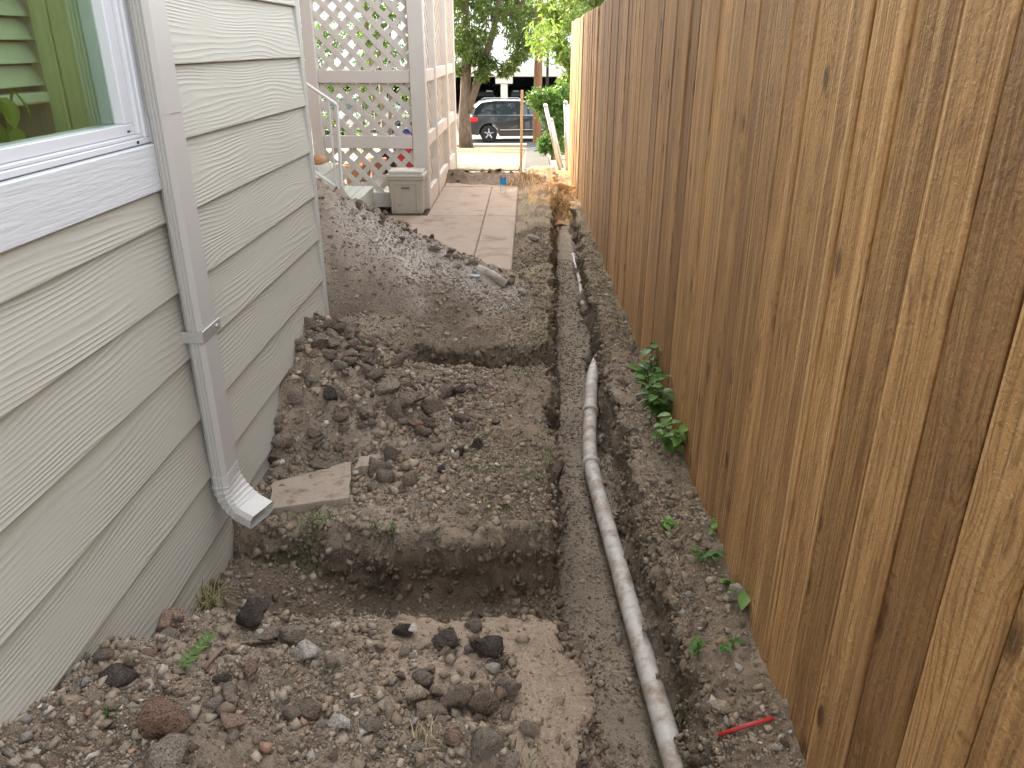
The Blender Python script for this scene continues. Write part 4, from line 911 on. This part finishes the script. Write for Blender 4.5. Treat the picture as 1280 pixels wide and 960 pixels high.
crumbs('soil_crumbs', 9000, CUB, lambda N: tuple(FACE_PTS[0].T), lambda N, x, y: np.clip(.0032 * y ** .5 * RNG.uniform(.05, 1, N) ** -.5, .003, .016), PALD, CRUMB, .35, 1.)
def pos_gravel(N):
    x = RNG.uniform(-1.15, .02, N); y = 4.62 - .25 * S(-.6, .1, x) + RNG.normal(0, .11, N); return x, y
crumbs('gravel', 2600, OCT, pos_gravel, lambda N, x, y: RNG.uniform(.003, .009, N), [(.46, .41, .36), (.54, .49, .43), (.36, .31, .26)], CRUMB)
# ------------------------------------------------------------------ plants and dry litter
def blades(name, pts, L, Wd, lean, pal, mat):
    V = []; C = []; Q = []
    n_ = len(pts); x, y = pts[:, 0], pts[:, 1]; z = surf(x, y); az = RNG.uniform(0, 2 * PI, n_); l = RNG.uniform(.5, 1, n_) * L; le = RNG.uniform(.2, 1, n_) * lean
    d = np.stack([np.cos(az), np.sin(az), np.zeros(n_)], -1); sd = np.stack([-np.sin(az), np.cos(az), np.zeros(n_)], -1); up = np.array([0, 0, 1.])
    b = np.stack([x, y, z - .003], -1); p1 = b + d * (l * le * .35)[:, None] + up * (l * .6 * (1 - le * .3))[:, None]; p2 = b + d * (l * le)[:, None] + up * (l * (1 - le * .75))[:, None]
    w_ = Wd * RNG.uniform(.6, 1.2, (n_, 1)); V = np.stack([b - sd * w_, b + sd * w_, p1 + sd * w_ * .8, p1 - sd * w_ * .8, p2 + sd * w_ * .15, p2 - sd * w_ * .15], 1).reshape(-1, 3)
    i = np.arange(n_)[:, None] * 6; Q = np.concatenate([i + [[0, 1, 2, 3]], i + [[3, 2, 4, 5]]], 0)
    pal = np.array(pal); C = np.repeat(pal[RNG.integers(0, len(pal), n_)] * RNG.uniform(.7, 1.2, (n_, 1)), 6, 0)
    return put(name, fastmesh(name, V, Q, mat, False, C))
GB = attr_mat('grass_blade', .6, 0, 30, .3, .3); GREEN = [(.09, .17, .035), (.13, .22, .05), (.07, .13, .03)]; STRAW = [(.46, .37, .20), (.55, .45, .27), (.36, .28, .15)]
def cl(u, v, n_, r): p = hit(u, v); return np.c_[RNG.normal(p[0], r, n_), RNG.normal(p[1], r, n_)]
turf = []
for (u, v, n_, r) in [(690, 575, 60, .03), (697, 640, 70, .04), (610, 640, 40, .04), (605, 590, 30, .04), (670, 600, 50, .04), (640, 570, 60, .06), (665, 330, 90, .08), (670, 290, 90, .09), (660, 380, 60, .07), (770, 400, 70, .05), (790, 430, 60, .04), (765, 365, 60, .05), (640, 950, 30, .04), (560, 885, 10, .01), (850, 905, 20, .02), (675, 420, 50, .05), (660, 470, 40, .05), (545, 435, 60, .1)]: turf.append(cl(u, v, n_, r))
tag(blades('sparse_grass', np.concatenate(turf), .045, .0014, .9, GREEN + GREEN + [(.30, .26, .12)], GB), kind='stuff')
lit = [cl(u, v, n_, r) for (u, v, n_, r) in [(745, 330, 160, .06), (735, 300, 160, .08), (765, 380, 160, .06), (790, 430, 90, .05), (730, 270, 200, .12), (665, 350, 120, .12), (668, 270, 120, .12), (525, 935, 30, .015), (860, 690, 25, .05)]]
tag(blades('dry_litter', np.concatenate(lit), .06, .0013, 1.25, STRAW + [(.25, .19, .13)], GB), kind='stuff')
def tuft(u, v, n_, r, L, pal, label, cat='grass tuft', lean=.9):
    p = hit(u, v); pts = np.c_[RNG.normal(p[0], r, n_), RNG.normal(p[1], r, n_)]; return tag(blades('grass_tuft', pts, L, .0016, lean, pal, GB), label, cat)
tuft(265, 756, 130, .018, .11, STRAW * 3 + GREEN, 'dry straw-coloured grass tuft at the foot of the siding', lean=1.1)
tuft(392, 680, 110, .03, .07, GREEN * 3 + STRAW[:1], 'green grass tuft hanging over the cross trench edge below the slab')
tuft(470, 678, 34, .016, .06, GREEN, 'small bright green tuft at the middle of the cross trench edge'); tuft(490, 672, 40, .009, .05, GREEN, 'low leafy green tuft beside the small bright tuft')
tuft(352, 690, 40, .02, .05, GREEN, 'thin green tuft just below the downspout outlet'); tuft(452, 437, 60, .03, .06, GREEN, 'green tuft on the edge of the second cross trench')
tuft(135, 895, 8, .004, .05, GREEN, 'tiny green sprout on soil near the black clod')
WEED = leaf_mat('weed_leaf', (.06, .14, .025), (.14, .26, .05), .3); WEED2 = leaf_mat('pale_weed_leaf', (.10, .20, .04), (.20, .33, .07), .3)
wl_ = {}
def weed(u, v, nl, L, spread, height, label, group=None, mat=WEED, seed=0):
    p = hit(u, v); t = thing('weed', (p[0], p[1], s1(p[0], p[1])), label, 'weed', group); r = random.Random(seed + int(u * 7 + v))
    for s in range(max(1, nl // 5)):
        a0 = r.uniform(0, 6.28); top = (math.cos(a0) * spread * r.uniform(.2, .9), math.sin(a0) * spread * r.uniform(.2, .9), height * r.uniform(.5, 1))
        MB().tube([(0, 0, -.01), (top[0] * .4, top[1] * .4, top[2] * .7), top], [.002, .0016, .001], 5).build('stem', mat, t)
        for k in range(5 if nl >= 5 else nl):
            q = r.uniform(.35, 1); key = (mat.name, k % 3, L)
            if key not in wl_: wl_[key] = leaf_mesh('leaf', L * (.75 + .2 * (k % 3)), L * (.55 + .1 * (k % 3)), mat, .3, .35)
            put('leaf', wl_[key], t, (top[0] * q, top[1] * q, top[2] * q), (R(r.uniform(-5, 35)), R(r.uniform(-20, 20)), a0 + r.uniform(-2.2, 2.2) - PI / 2))
    return t
G1 = 'leafy weeds along the fence foot'
weed(813, 497, 75, .06, .09, .24, 'tall leafy green weed clump against the fence foot', None, WEED, 1); weed(822, 530, 75, .06, .09, .22, 'second leafy weed joined to the tall clump', None, WEED, 2); weed(840, 567, 45, .055, .08, .15, 'lowest pale weed at the end of the leafy clump', None, WEED2, 3)
weed(826, 664, 10, .038, .05, .05, 'small weed on the bank edge above the pipe', None, WEED2, 4); weed(885, 668, 10, .034, .05, .05, 'small leafy weed by the fence opposite the lone bank weed', None, WEED2, 5); weed(888, 698, 15, .034, .06, .04, 'flat spreading weed just below another weed by the fence', None, WEED, 6)
weed(930, 752, 5, .055, .02, .07, 'single broad-leaved sprout touching the fence', None, WEED2, 7); weed(918, 735, 5, .03, .02, .03, 'tiny sprout above the broad-leaved sprout', None, WEED, 8)
weed(873, 825, 10, .026, .04, .06, 'wispy weed on the bank beside the trench edge', None, WEED, 9); weed(915, 812, 10, .024, .05, .04, 'low wispy weed between the bank edge and fence', None, WEED, 10)
weed(282, 692, 6, .045, .02, .04, 'small broadleaf weed at the siding under the downspout', None, WEED2, 11)
p0, p1 = hit(228, 842), hit(264, 803); sp = thing('leafy_sprig', p0 + (0, 0, .006), 'plucked green leafy sprig lying on the stony heap', 'sprig'); sv = p1 - p0
MB().tube([(0, 0, .004), tuple(sv * .5 + (0, 0, .012)), tuple(sv + (0, 0, .012))], .0014, 5).build('stem', WEED, sp); sl2 = leaf_mesh('leaf', .022, .009, WEED)
for k in range(18):
    q = sv * (k / 17) + np.array([0, 0, .012]); put('leaf', sl2, sp, q, (R(random.uniform(0, 30)), 0, math.atan2(sv[1], sv[0]) - PI / 2 + (1 if k % 2 else -1) * R(55)))
TW = simple('dead_twig', (.20, .14, .10), .9)
def twig(pts, r, label, mat=TW): 
    P3 = [hit(*q) + np.array((0, 0, r * 1.4)) for q in pts]; tag(MB().tube([tuple(q) for q in P3], [r] * (len(P3) - 1) + [r * .5], 6).build('twig', mat, None, True), label, 'twig')
twig([(275, 812), (308, 806), (345, 804)], .005, 'brown dead twig lying on the stony heap'); twig([(255, 840), (270, 822), (282, 812)], .006, 'short thick root piece on the stony heap')
twig([(478, 772), (483, 762), (487, 752)], .0025, 'short dry stalk standing in the cross trench'); twig([(690, 838), (715, 852), (735, 880), (748, 900)], .0012, 'pale dry grass stem lying on the shoulder edge', simple('dry_stem', (.5, .42, .3), .9))
# exposed orange root and fibres at the trench end
ROOT = wood_mat('root_bark', (.42, .22, .09), (.62, .38, .18), .85, (9, 30, 30), .8)
p = [atz(u, v, z) for u, v, z in ((668, 238, -.05), (680, 233, .01), (690, 234, .02), (699, 231, .04), (708, 235, .03), (716, 236, .0), (724, 243, -.08))]
tag(MB().tube([tuple(q) for q in p], [.022, .034, .030, .040, .032, .036, .022], 10).build('tree_root', ROOT, None, True), 'thick orange-brown root crossing the end of the trench', 'root')
for pts, lab in [([(690, 262), (697, 256), (706, 258)], 'thin dark root crossing the trench floor'), ([(691, 286), (700, 283), (708, 284)], 'short dark root stub in the far trench floor')]:
    twig(pts, .012, lab, simple('dark_root', (.10, .065, .045), .9))
rt_pts = np.concatenate([cl(u, v, 160, r) for u, v, r in ((700, 250, .09), (712, 262, .08), (690, 243, .12), (660, 228, .10))])
tag(blades('root_fibres', rt_pts, .16, .003, 1.25, [(.60, .40, .18), (.70, .50, .25), (.48, .30, .13)], GB), kind='stuff')
# ------------------------------------------------------------------ beyond the fence end: steps down to the street, old fence, posts
STONE = simple('flagstone', (.085, .088, .09), .95, .2, 4, .4, 40, spec=.05)  # base colour darkened to carry the shadow of fence and shrub
for k, (y0, y1) in enumerate([(10.4, 11.5), (11.9, 13.0), (14.2, 15.6), (17.5, 19.6), (22.5, 25.5)]):
    z = float(grade((y0 + y1) / 2)); xa, xb = -.06 - .003 * k, .30 + .02 * k
    m = MB().cbox((xa, y0, z - .06), (xb, y1, z + .05), .02)
    tag(m.build('stepping_slab', STONE), ['dark grey flagstone step next to the orange root', 'second dark flagstone down from the orange root', 'third dark flagstone step down the slope', 'fourth dark flagstone step near the shrub', 'lowest dark flagstone near the kerb'][k], 'stone slab')
OLDW = wood_mat('weathered_wood', (.22, .20, .18), (.46, .43, .39), .9, (25, 25, 2.5), .6)
of = thing('old_fence', (.62, 12, float(grade(12))), 'low weathered grey board fence beyond the new fence end', 'fence')
for k in range(22):
    y = 10.3 + k * .155; MB().cbox((0, -.07, -.1), (.018, .07, .86 + RNG.uniform(-.05, .05)), .003).build('board', OLDW, of, loc=(.0 + RNG.uniform(-.01, .01), y - 12, float(grade(y)) - float(grade(12))), rot=(R(RNG.uniform(-1, 1)), R(RNG.uniform(-1, 1)), R(RNG.uniform(-3, 3))))
for z in (.2, .65): MB().cbox((.02, -1.8, z), (.055, 1.75, z + .08), .004).build('rail', OLDW, of, rot=(-math.atan(.103), 0, 0))
def mpost(u0, v0, u1, v1, y, r, label):
    b = aty(u0, v0, y); t = aty(u1, v1, y); z = float(grade(y)) - .05; b = b + (t - b) * ((z - b[2]) / (t[2] - b[2]))
    po = thing('metal_post', b, label, 'post', None); d = t - b; MB().tube([(0, 0, 0), tuple(d)], r, 10).build('tube', STEEL, po, True); MB().lathe([(r * 1.15, -.02), (r * 1.15, .01), (r * .5, .025)], tuple(d), 10).build('cap', STEEL, po, True)
mpost(703, 226, 682, 132, 10.5, .024, 'leaning galvanised metal post before the green shrub'); mpost(709, 230, 707, 128, 10.2, .022, 'upright galvanised metal post at the new fence end'); mpost(706, 222, 690, 150, 11.0, .018, 'thinner leaning metal post behind the leaning one')
# ------------------------------------------------------------------ foliage
def leafcloud(name, centers, radii, N, L, Wd, mat, parent, loc, droop=.4, rng=RNG):
    centers = np.array(centers); k = rng.integers(0, len(centers), N); rr = np.array(radii)[k]
    d = rng.normal(size=(N, 3)); d /= np.linalg.norm(d, axis=1)[:, None]; p = centers[k] + d * (rr * rng.uniform(.25, 1, N) ** .5)[:, None] * np.array([1, 1, .8])
    a = rng.normal(size=(N, 3)); a[:, 2] -= droop * 2; a /= np.linalg.norm(a, axis=1)[:, None]; b = np.cross(a, rng.normal(size=(N, 3))); b /= np.linalg.norm(b, axis=1)[:, None]
    l = L * rng.uniform(.6, 1.2, (N, 1)); w_ = Wd * rng.uniform(.7, 1.2, (N, 1)); c = np.cross(a, b) * l * .12
    V = np.stack([p, p + a * l * .5 + b * w_ / 2 + c, p + a * l, p + a * l * .5 - b * w_ / 2 + c], 1).reshape(-1, 3); Q = np.arange(N * 4).reshape(N, 4)
    return put(name, fastmesh(name, V, Q, mat), parent, None)
def tree(name, base, stems, clusters, N, L, Wd, mat, label, bark=BARK, droop=.5):
    t = thing(name, base, label, 'tree')
    o0 = np.array(base); tr = None
    for i, (pts, rad) in enumerate(stems):
        m = MB().tube([tuple(np.array(q) - o0) for q in pts], rad, 10); o = m.build('trunk' if i == 0 else 'limb', bark, t, True)
    c = [np.array(q[:3]) - o0 for q in clusters]; leafcloud('crown', c, [q[3] for q in clusters], N, L, Wd, mat, t, None, droop); return t
LEAFA = leaf_mat('street_tree_leaf', (.06, .11, .025), (.17, .23, .05), .45); LEAFB = leaf_mat('bright_tree_leaf', (.10, .18, .03), (.24, .34, .07), .5); LEAFC = leaf_mat('shrub_leaf', (.06, .13, .025), (.13, .24, .045), .4)
Y1 = 28.6; g1 = float(grade(Y1)); a = lambda u, v, y=Y1: aty(u, v, y)
rr = random.Random(4); clus = []
for k in range(60):
    u, v = rr.uniform(545, 665), rr.uniform(-60, 62); 
    if 600 < u < 660 and v > 45 + (u - 600) * .4: v -= 35
    q = a(u, v, Y1 + rr.uniform(-1.6, 1.6)); clus.append((*q, rr.uniform(.35, .75)))
for u, v in ((590, 70), (600, 75), (612, 78), (630, 88), (640, 80), (648, 70), (578, 60), (655, 60), (602, 92), (575, 85)): q = a(u, v, Y1 + rr.uniform(-.8, .3)); clus.append((*q, .28))
for k in range(70): clus.append((rr.uniform(-7.5, 2.2), Y1 + rr.uniform(-3, 3), rr.uniform(3.6, 8.5), rr.uniform(.6, 1.1)))
tree('street_tree', (a(584, 180)[0], Y1, g1), [([(*a(583, 186)[:2], g1 - .1), a(580, 150), a(582, 120), a(583, 60), a(581, 5), a(578, -90)], [.27, .21, .19, .16, .14, .09]),
     ([a(583, 140), a(594, 110), a(603, 80), a(614, 48), a(622, 15), a(628, -40)], [.17, .14, .12, .10, .09, .06]), ([a(622, 15), a(640, 18, Y1 + .5), a(655, 0), a(668, -30)], [.09, .08, .06, .04]), ([a(603, 80), a(612, 60), a(617, 45)], [.1, .08, .05])],
     clus, 26000, .19, .07, LEAFA, 'forked street tree with feathery green leaves beside the parked dark car')
Y2 = 20.; clus = []
for k in range(70):
    u = rr.uniform(680, 800); v = rr.uniform(-90, 75 - abs(u - 715) * .35); q = a(u, v, Y2 + rr.uniform(-2, 2)); clus.append((*q, rr.uniform(.25, .55)))
for u, v in ((690, 40), (705, 72), (700, 55), (716, 80), (697, 20), (685, 10), (709, 98)): clus.append((*a(u, v, Y2 - 1), .2))
for k in range(40): clus.append((rr.uniform(.5, 5), Y2 + rr.uniform(-2.5, 2.5), rr.uniform(2.2, 6), rr.uniform(.5, .9)))
b = a(745, 60, Y2); tree('shade_tree', (b[0], Y2, float(grade(Y2))), [([(b[0], Y2, float(grade(Y2)) - .1), (b[0], Y2, .5), a(742, 5, Y2), a(738, -80, Y2)], [.24, .2, .16, .1]), ([(b[0], Y2, .5), a(720, 20, Y2), a(704, -10, Y2)], [.1, .08, .05])], clus, 20000, .15, .055, LEAFB, 'bright green leafy tree behind the end of the new fence')
clus = [(-5.6 + rr.gauss(0, .75), 16 + rr.gauss(0, .8), 6.6 + rr.gauss(0, .75), rr.uniform(.45, .8)) for k in range(46)]  # unseen tree, added to keep sun dapples off the walkway
tree('sun_screen_tree', (-6.4, 16.6, float(grade(16.6))), [([(-6.4, 16.6, float(grade(16.6)) - .1), (-6.3, 16.5, 2.5), (-6.0, 16.3, 5), (-5.7, 16.1, 7)], [.2, .16, .12, .06]), ([(-6.3, 16.5, 2.5), (-5.2, 16.0, 4.8), (-4.8, 15.8, 6.2)], [.1, .08, .04])], clus, 14000, .15, .06, LEAFA, 'added out-of-view tree shading the walkway beside the lattice porch')
Y3 = 15.; clus = []
for k in range(34):
    v = rr.uniform(112, 196); u = 686 + rr.uniform(-1, 1) * (19 if v < 165 else 13) + (6 if v > 150 else 0); clus.append((*a(u, v, Y3 + rr.uniform(-.3, .4)), rr.uniform(.10, .2)))
b = a(690, 200, Y3)
sh = thing('shrub', (b[0], Y3, float(grade(Y3))), 'upright glossy green shrub beside the leaning metal post', 'shrub')
leafcloud('foliage', [np.array(q[:3]) - np.array(sh.location) for q in clus], [q[3] for q in clus], 5200, .085, .04, LEAFC, sh, None, .1)
MB().tube([(0, 0, -.1), (.02, 0, .5), (-.05, .02, 1.1)], [.03, .022, .01], 8).build('stem', BARK, sh); MB().tube([(0, 0, .1), (-.12, 0, .6), (-.2, .02, 1.0)], [.02, .015, .008], 8).build('stem', BARK, sh)
clus = [(rr.uniform(-2.75, -2.1), 13.5 + rr.uniform(-.5, .5), rr.uniform(1.2, 2.7), rr.uniform(.15, .3)) for k in range(14)]
sh = thing('shrub', (-2.4, 13.5, float(grade(13.5))), 'tall leafy shrub seen through the upper lattice', 'shrub')
leafcloud('foliage', [np.array(q[:3]) - np.array(sh.location) for q in clus], [q[3] for q in clus], 1500, .10, .05, LEAFC, sh, None, .1)
for k in (-.15, 0, .15): MB().tube([(k * .3, 0, -.1), (k, 0, 1.2), (k * 1.3, .1, 2.4)], [.04, .03, .015], 8).build('stem', BARK, sh)
clus = [(rr.uniform(-8.5, -2.9), 24 + rr.uniform(-.5, .5), rr.uniform(-1.3, 1.9), rr.uniform(.3, .5)) for k in range(70)]
sh = thing('hedge', (-5.7, 24, float(grade(24))), 'dark green hedge far behind the lattice porch', 'hedge')
leafcloud('foliage', [np.array(q[:3]) - np.array(sh.location) for q in clus], [q[3] for q in clus], 9000, .12, .06, LEAFC, sh, None, .1)
for k in range(7): MB().tube([(-2.4 + .8 * k, 0, -.1), (-2.35 + .8 * k, .05, 1.4), (-2.3 + .8 * k, 0, 2.6)], [.04, .03, .012], 6).build('stem', BARK, sh)
# utility pole and slim lamp pole
Yp = 28.9; b = aty(671, 175, Yp); up_ = thing('utility_pole', (b[0], Yp, float(grade(Yp))), 'thick brown wooden utility pole at the kerb', 'pole')
MB().tube([(0, 0, -.2), (.03, 0, 4), (.06, 0, 9)], [.155, .14, .12], 12).build('shaft', wood_mat('pole_wood', (.16, .085, .055), (.28, .16, .11), .9), up_, True); MB().cbox((-1.1, -.06, 8.2), (1.2, .06, 8.32), .01).build('crossarm', BARK, up_)
for x in (-.9, -.3, .4, 1.0): MB().lathe([(.03, 0), (.05, .05), (.03, .12)], (x, 0, 8.32), 8).build('insulator', WHITE, up_)
b = aty(683, 170, 29.2); lp = thing('lamp_pole', (b[0], 29.2, -2.0), 'slim dark metal lamp pole next to the utility pole', 'lamp pole')
MB().tube([(0, 0, 0), (0, 0, 6)], [.05, .04], 8).build('shaft', DARK, lp, True); MB().tube([(0, 0, 6), (.3, -.3, 6.25), (.9, -.9, 6.3)], .03, 8).build('arm', DARK, lp, True); MB().cbox((.75, -1.15, 6.24), (1.05, -.75, 6.34), .02).build('lamp_head', DARK, lp); MB().cbox((-.12, -.12, 0), (.12, .12, .25), .02).build('base', DARK, lp)
# ------------------------------------------------------------------ cars
def paint(name, col):
    t = NT(name); t.fin(col, .28, None, .5); t.b.inputs['Coat Weight'].default_value = .6; t.b.inputs['Coat Roughness'].default_value = .05; t.b.inputs['Metallic'].default_value = .3; return t.m
CG = NT('car_glass'); CG.fin((.03, .04, .05), .04, None, .9); CG = CG.m
TYRE = simple('tyre_rubber', (.02, .02, .02), .8, .1); RIM = simple('alloy', (.55, .55, .56), .3, .05, metal=.8); TRIMC = simple('car_cladding', (.05, .05, .052), .55, .1); CHROME = simple('chrome_trim', (.65, .65, .66), .2, .02, metal=.9)
TAIL = NT('tail_lamp'); TAIL.fin((.65, .015, .02), .15, None, .6); TAIL = TAIL.m; HEADL = NT('head_lamp'); HEADL.fin((.75, .77, .8), .08, None, .7); HEADL = HEADL.m
def arc(cx, cz, r, a0, a1, n=9): return [(cx + r * math.cos(R(a0 + (a1 - a0) * i / n)), cz + r * math.sin(R(a0 + (a1 - a0) * i / n))) for i in range(n + 1)]
def make_car(label, col, loc, rz=0):
    t = thing('parked_car', loc, label, 'car', None, rz); PT = paint('car_paint', col)
    xr_, xf = .92, 3.78; wr = .36
    low = [(.06, .36)] + arc(xr_, wr, .43, 182, 0)[0:] [::1]
    low = [(.10, .34), (.49, .30)] + arc(xr_, wr, .425, 188, -8) + [(1.4, .25), (3.3, .25)] + arc(xf, wr, .425, 188, -8) + [(4.25, .28), (4.62, .34), (4.72, .55), (4.68, .78), (4.45, .93), (3.55, 1.06), (3.3, 1.08), (.30, 1.08), (.12, 1.02), (.02, .85), (.02, .55)]
    def shell(poly, h, tum, name, mat, z0, bev=.035):
        n_ = len(poly); v = [(x, -h(z), z) for x, z in poly] + [(x, h(z), z) for x, z in poly]
        o = MB().add(v, [tuple(range(n_)), tuple(range(n_, 2 * n_))[::-1]] + [(i, (i + 1) % n_, n_ + (i + 1) % n_, n_ + i) for i in range(n_)]).build(name, mat, t)
        if bev: bv = o.modifiers.new('b', 'BEVEL'); bv.width = bev; bv.segments = 3; bv.limit_method = 'ANGLE'; bv.angle_limit = R(35)
        return o
    hw = lambda z: .90 - .05 * max(0, (z - .75) / .33) ** 2
    body = shell(low, hw, 0, 'body', PT, 0, .04)
    gh = [(.22, 1.06), (.36, 1.40), (.62, 1.60), (1.2, 1.67), (2.2, 1.66), (2.75, 1.56), (3.52, 1.07)]
    hg = lambda z: .845 - .24 * (z - 1.06) / .6
    shell(gh, hg, 0, 'cabin', PT, 0, .05)
    def side_panel(poly, name, mat, off, par, s):
        v = [(x, s * (hg(z) + off), z) for x, z in poly]; v2 = [(x, s * (hg(z) + off - .012), z) for x, z in poly]; n_ = len(v)
        return MB().add(v + v2, [tuple(range(n_)), tuple(range(n_, 2 * n_))[::-1]] + [(i, (i + 1) % n_, n_ + (i + 1) % n_, n_ + i) for i in range(n_)]).build(name, mat, par)
    for s in (-1, 1):
        side_panel([(.52, 1.14), (1.16, 1.13), (1.16, 1.53), (.78, 1.50)], 'side_window', CG, .008, t, s); side_panel([(1.24, 1.13), (2.14, 1.12), (2.10, 1.56), (1.24, 1.55)], 'side_window', CG, .008, t, s); side_panel([(2.24, 1.12), (3.22, 1.10), (2.76, 1.48), (2.20, 1.555)], 'side_window', CG, .008, t, s)
        side_panel([(.46, 1.105), (3.3, 1.075), (3.3, 1.095), (.46, 1.125)], 'chrome_strip', CHROME, .014, t, s)
        MB().cbox((1.35, s * .905 - .012, .30), (3.28, s * .905 + .012, .42), .01).build('sill_cladding', TRIMC, t); MB().cbox((1.4, s * .912 - .01, .50), (3.25, s * .912 + .01, .53), .005).build('side_moulding', CHROME, t)
        for x in (1.2, 2.19): MB().cbox((x - .006, s * .899 - .006, .45), (x + .006, s * .899 + .003, 1.05), .002).build('door_gap', DARK, t)
        for x in (1.32, 2.32): MB().cbox((x, s * .90 - .02, .92), (x + .2, s * .90 + .02, .955), .008).build('door_handle', PT, t)
        MB().cbox((.01, s * .72 - .19, .84), (.46, s * .72 + .205, 1.02), .03).build('tail_light', TAIL, t); MB().cbox((4.2, s * .62 - .18, .72), (4.66, s * .62 + .2, .86), .03).build('headlight', HEADL, t)
        MB().tube([(.7, s * .60, 1.63), (.85, s * .6, 1.70), (2.3, s * .6, 1.70), (2.5, s * .6, 1.62)], .02, 6).build('roof_rail', CHROME, t)
        MB().cbox((2.98, s * .98 - .09, 1.06), (3.14, s * .98 + .09, 1.20), .03).build('mirror', PT, t)
        for x in (xr_, xf):
            a_ = arc(x, wr, .50, 180, 0, 12); b_ = arc(x, wr, .425, 180, 0, 12); v = []; f = []
            for (p, q) in zip(a_, b_): v += [(p[0], s * .893, p[1]), (p[0], s * .915, p[1]), (q[0], s * .92, q[1]), (q[0], s * .85, q[1])]
            for i in range(12): f += [(4 * i + j, 4 * i + j + 1, 4 * i + j + 5, 4 * i + j + 4) for j in range(3)]
            MB().add(v, f).build('wheel_arch', PT if False else TRIMC, t, True)
            wlp = put('wheel', None, t, (x, s * .80, wr))
            MB().lathe([(.22, -.1), (.345, -.1), (.36, -.06), (.36, .06), (.345, .1), (.22, .1)], (0, 0, 0), 28, 'y').build('tyre', TYRE, wlp, True)
            rm = MB().lathe([(.235, -.085), (.235, .085)], (0, 0, 0), 24, 'y', cap=False); rm.lathe([(.235, s * .09), (.21, s * .095), (.205, s * .07)], (0, 0, 0), 24, 'y', cap=False); rm.lathe([(.05, s * .05), (.055, s * .092)], (0, 0, 0), 12, 'y')
            for k in range(5):
                a0 = 2 * PI * k / 5 + .3; rm.tube([(.03 * math.cos(a0), s * .085, .03 * math.sin(a0)), (.215 * math.cos(a0), s * .08, .215 * math.sin(a0))], [.045, .034], 6)
            rm.build('rim', RIM, wlp); MB().lathe([(.2, s * .0), (.2, s * .03)], (0, 0, 0), 20, 'y').build('brake_disc', DARK, wlp)
    MB().add([(.245, -.68, 1.12), (.245, .68, 1.12), (.60, .58, 1.55), (.60, -.58, 1.55), (.255, -.68, 1.10), (.255, .68, 1.10), (.63, .58, 1.54), (.63, -.58, 1.54)], [(0, 1, 2, 3), (7, 6, 5, 4), (0, 4, 5, 1), (2, 6, 7, 3), (0, 3, 7, 4), (1, 5, 6, 2)]).build('rear_window', CG, t)
    MB().add([(3.50, -.76, 1.10), (3.50, .76, 1.10), (2.82, .62, 1.54), (2.82, -.62, 1.54), (3.46, -.76, 1.09), (3.46, .76, 1.09), (2.80, .62, 1.52), (2.80, -.62, 1.52)], [(0, 1, 2, 3), (7, 6, 5, 4), (0, 4, 5, 1), (2, 6, 7, 3), (0, 3, 7, 4), (1, 5, 6, 2)]).build('windscreen', CG, t)
    MB().cbox((-.03, -.80, .34), (.2, .80, .58), .04).build('rear_bumper', TRIMC, t); MB().cbox((-.012, -.26, .66), (.03, .26, .78), .005).build('number_plate', WHITE, t)
    return t
SZ = -2.02
cxr = aty(581, 150, 31.3)[0]; kc = make_car('dark grey estate car with roof rails parked beside the tree', (.012, .016, .022), (cxr, 31.9, SZ), R(7)); kc.scale = (.9, .9, .9)
make_car('white car behind the shrub and the old fence', (.72, .74, .76), (aty(700, 150, 32)[0], 32.4, SZ), 0)
make_car('silver car parked on the street behind the lattice', (.45, .46, .47), (-8.6, 32.6, SZ), 0)
for k, (u, lab) in enumerate([(596, 'dark car in the garage bay behind the forked street tree'), (640, 'dark car in the garage bay behind the parked estate car'), (536, 'dark car inside the garage hidden behind the lattice')]):
    make_car(lab, (.03, .03, .035), (aty(u, 100, 47)[0], 53, -1.86), R(-90) if k != 1 else R(-80))
# ------------------------------------------------------------------ parking garage across the street
GY = 43.4; ga = thing('parking_garage', (0, GY, -1.9), 'white concrete parking garage across the street with dark open bays', 'building')
GC = simple('garage_concrete', (.60, .55, .47), .85, .08, 2, .1); GW = simple('garage_panel', (.74, .78, .80), .6, .04, 2, .05); GD = simple('garage_inside', (.05, .05, .05), .95)  # interior colour is near black, standing in for the shade in the bays
zb0, zb1 = aty(650, 96, GY)[2], aty(650, 84, GY)[2]
def G(mb, name, mat):
    for i in range(len(mb.v)): mb.v[i] = mb.v[i] - np.array([0, GY, -1.9])
    return mb.build(name, mat, ga)
G(MB().cbox((-30, GY, zb0), (30, GY + .5, zb1), .03), 'beam', GC)
for k in range(-5, 6):
    xc = aty(630, 90, GY)[0] + k * 6.4
    G(MB().cbox((xc - .18, GY + .08, -1.9), (xc + .18, GY + .44, zb0 - .35), .02), 'column', GC); G(MB().cbox((xc - .45, GY + .02, zb0 - .345), (xc + .45, GY + .48, zb0 - .002), .03), 'column_head', GC)
for k in range(60): G(MB().cbox((-30 + k, GY + .1, zb1 + .005), (-30 + k + .985, GY + .25, zb1 + 4.2), .01), 'facade_panel', GW)
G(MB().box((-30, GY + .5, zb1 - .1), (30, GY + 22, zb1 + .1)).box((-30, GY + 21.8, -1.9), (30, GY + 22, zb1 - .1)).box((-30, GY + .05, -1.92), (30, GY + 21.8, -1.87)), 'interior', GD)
G(MB().cbox((-30.2, GY - .1, zb1 + 4.21), (30.2, GY + 22, zb1 + 4.5), .02), 'roof', GC)
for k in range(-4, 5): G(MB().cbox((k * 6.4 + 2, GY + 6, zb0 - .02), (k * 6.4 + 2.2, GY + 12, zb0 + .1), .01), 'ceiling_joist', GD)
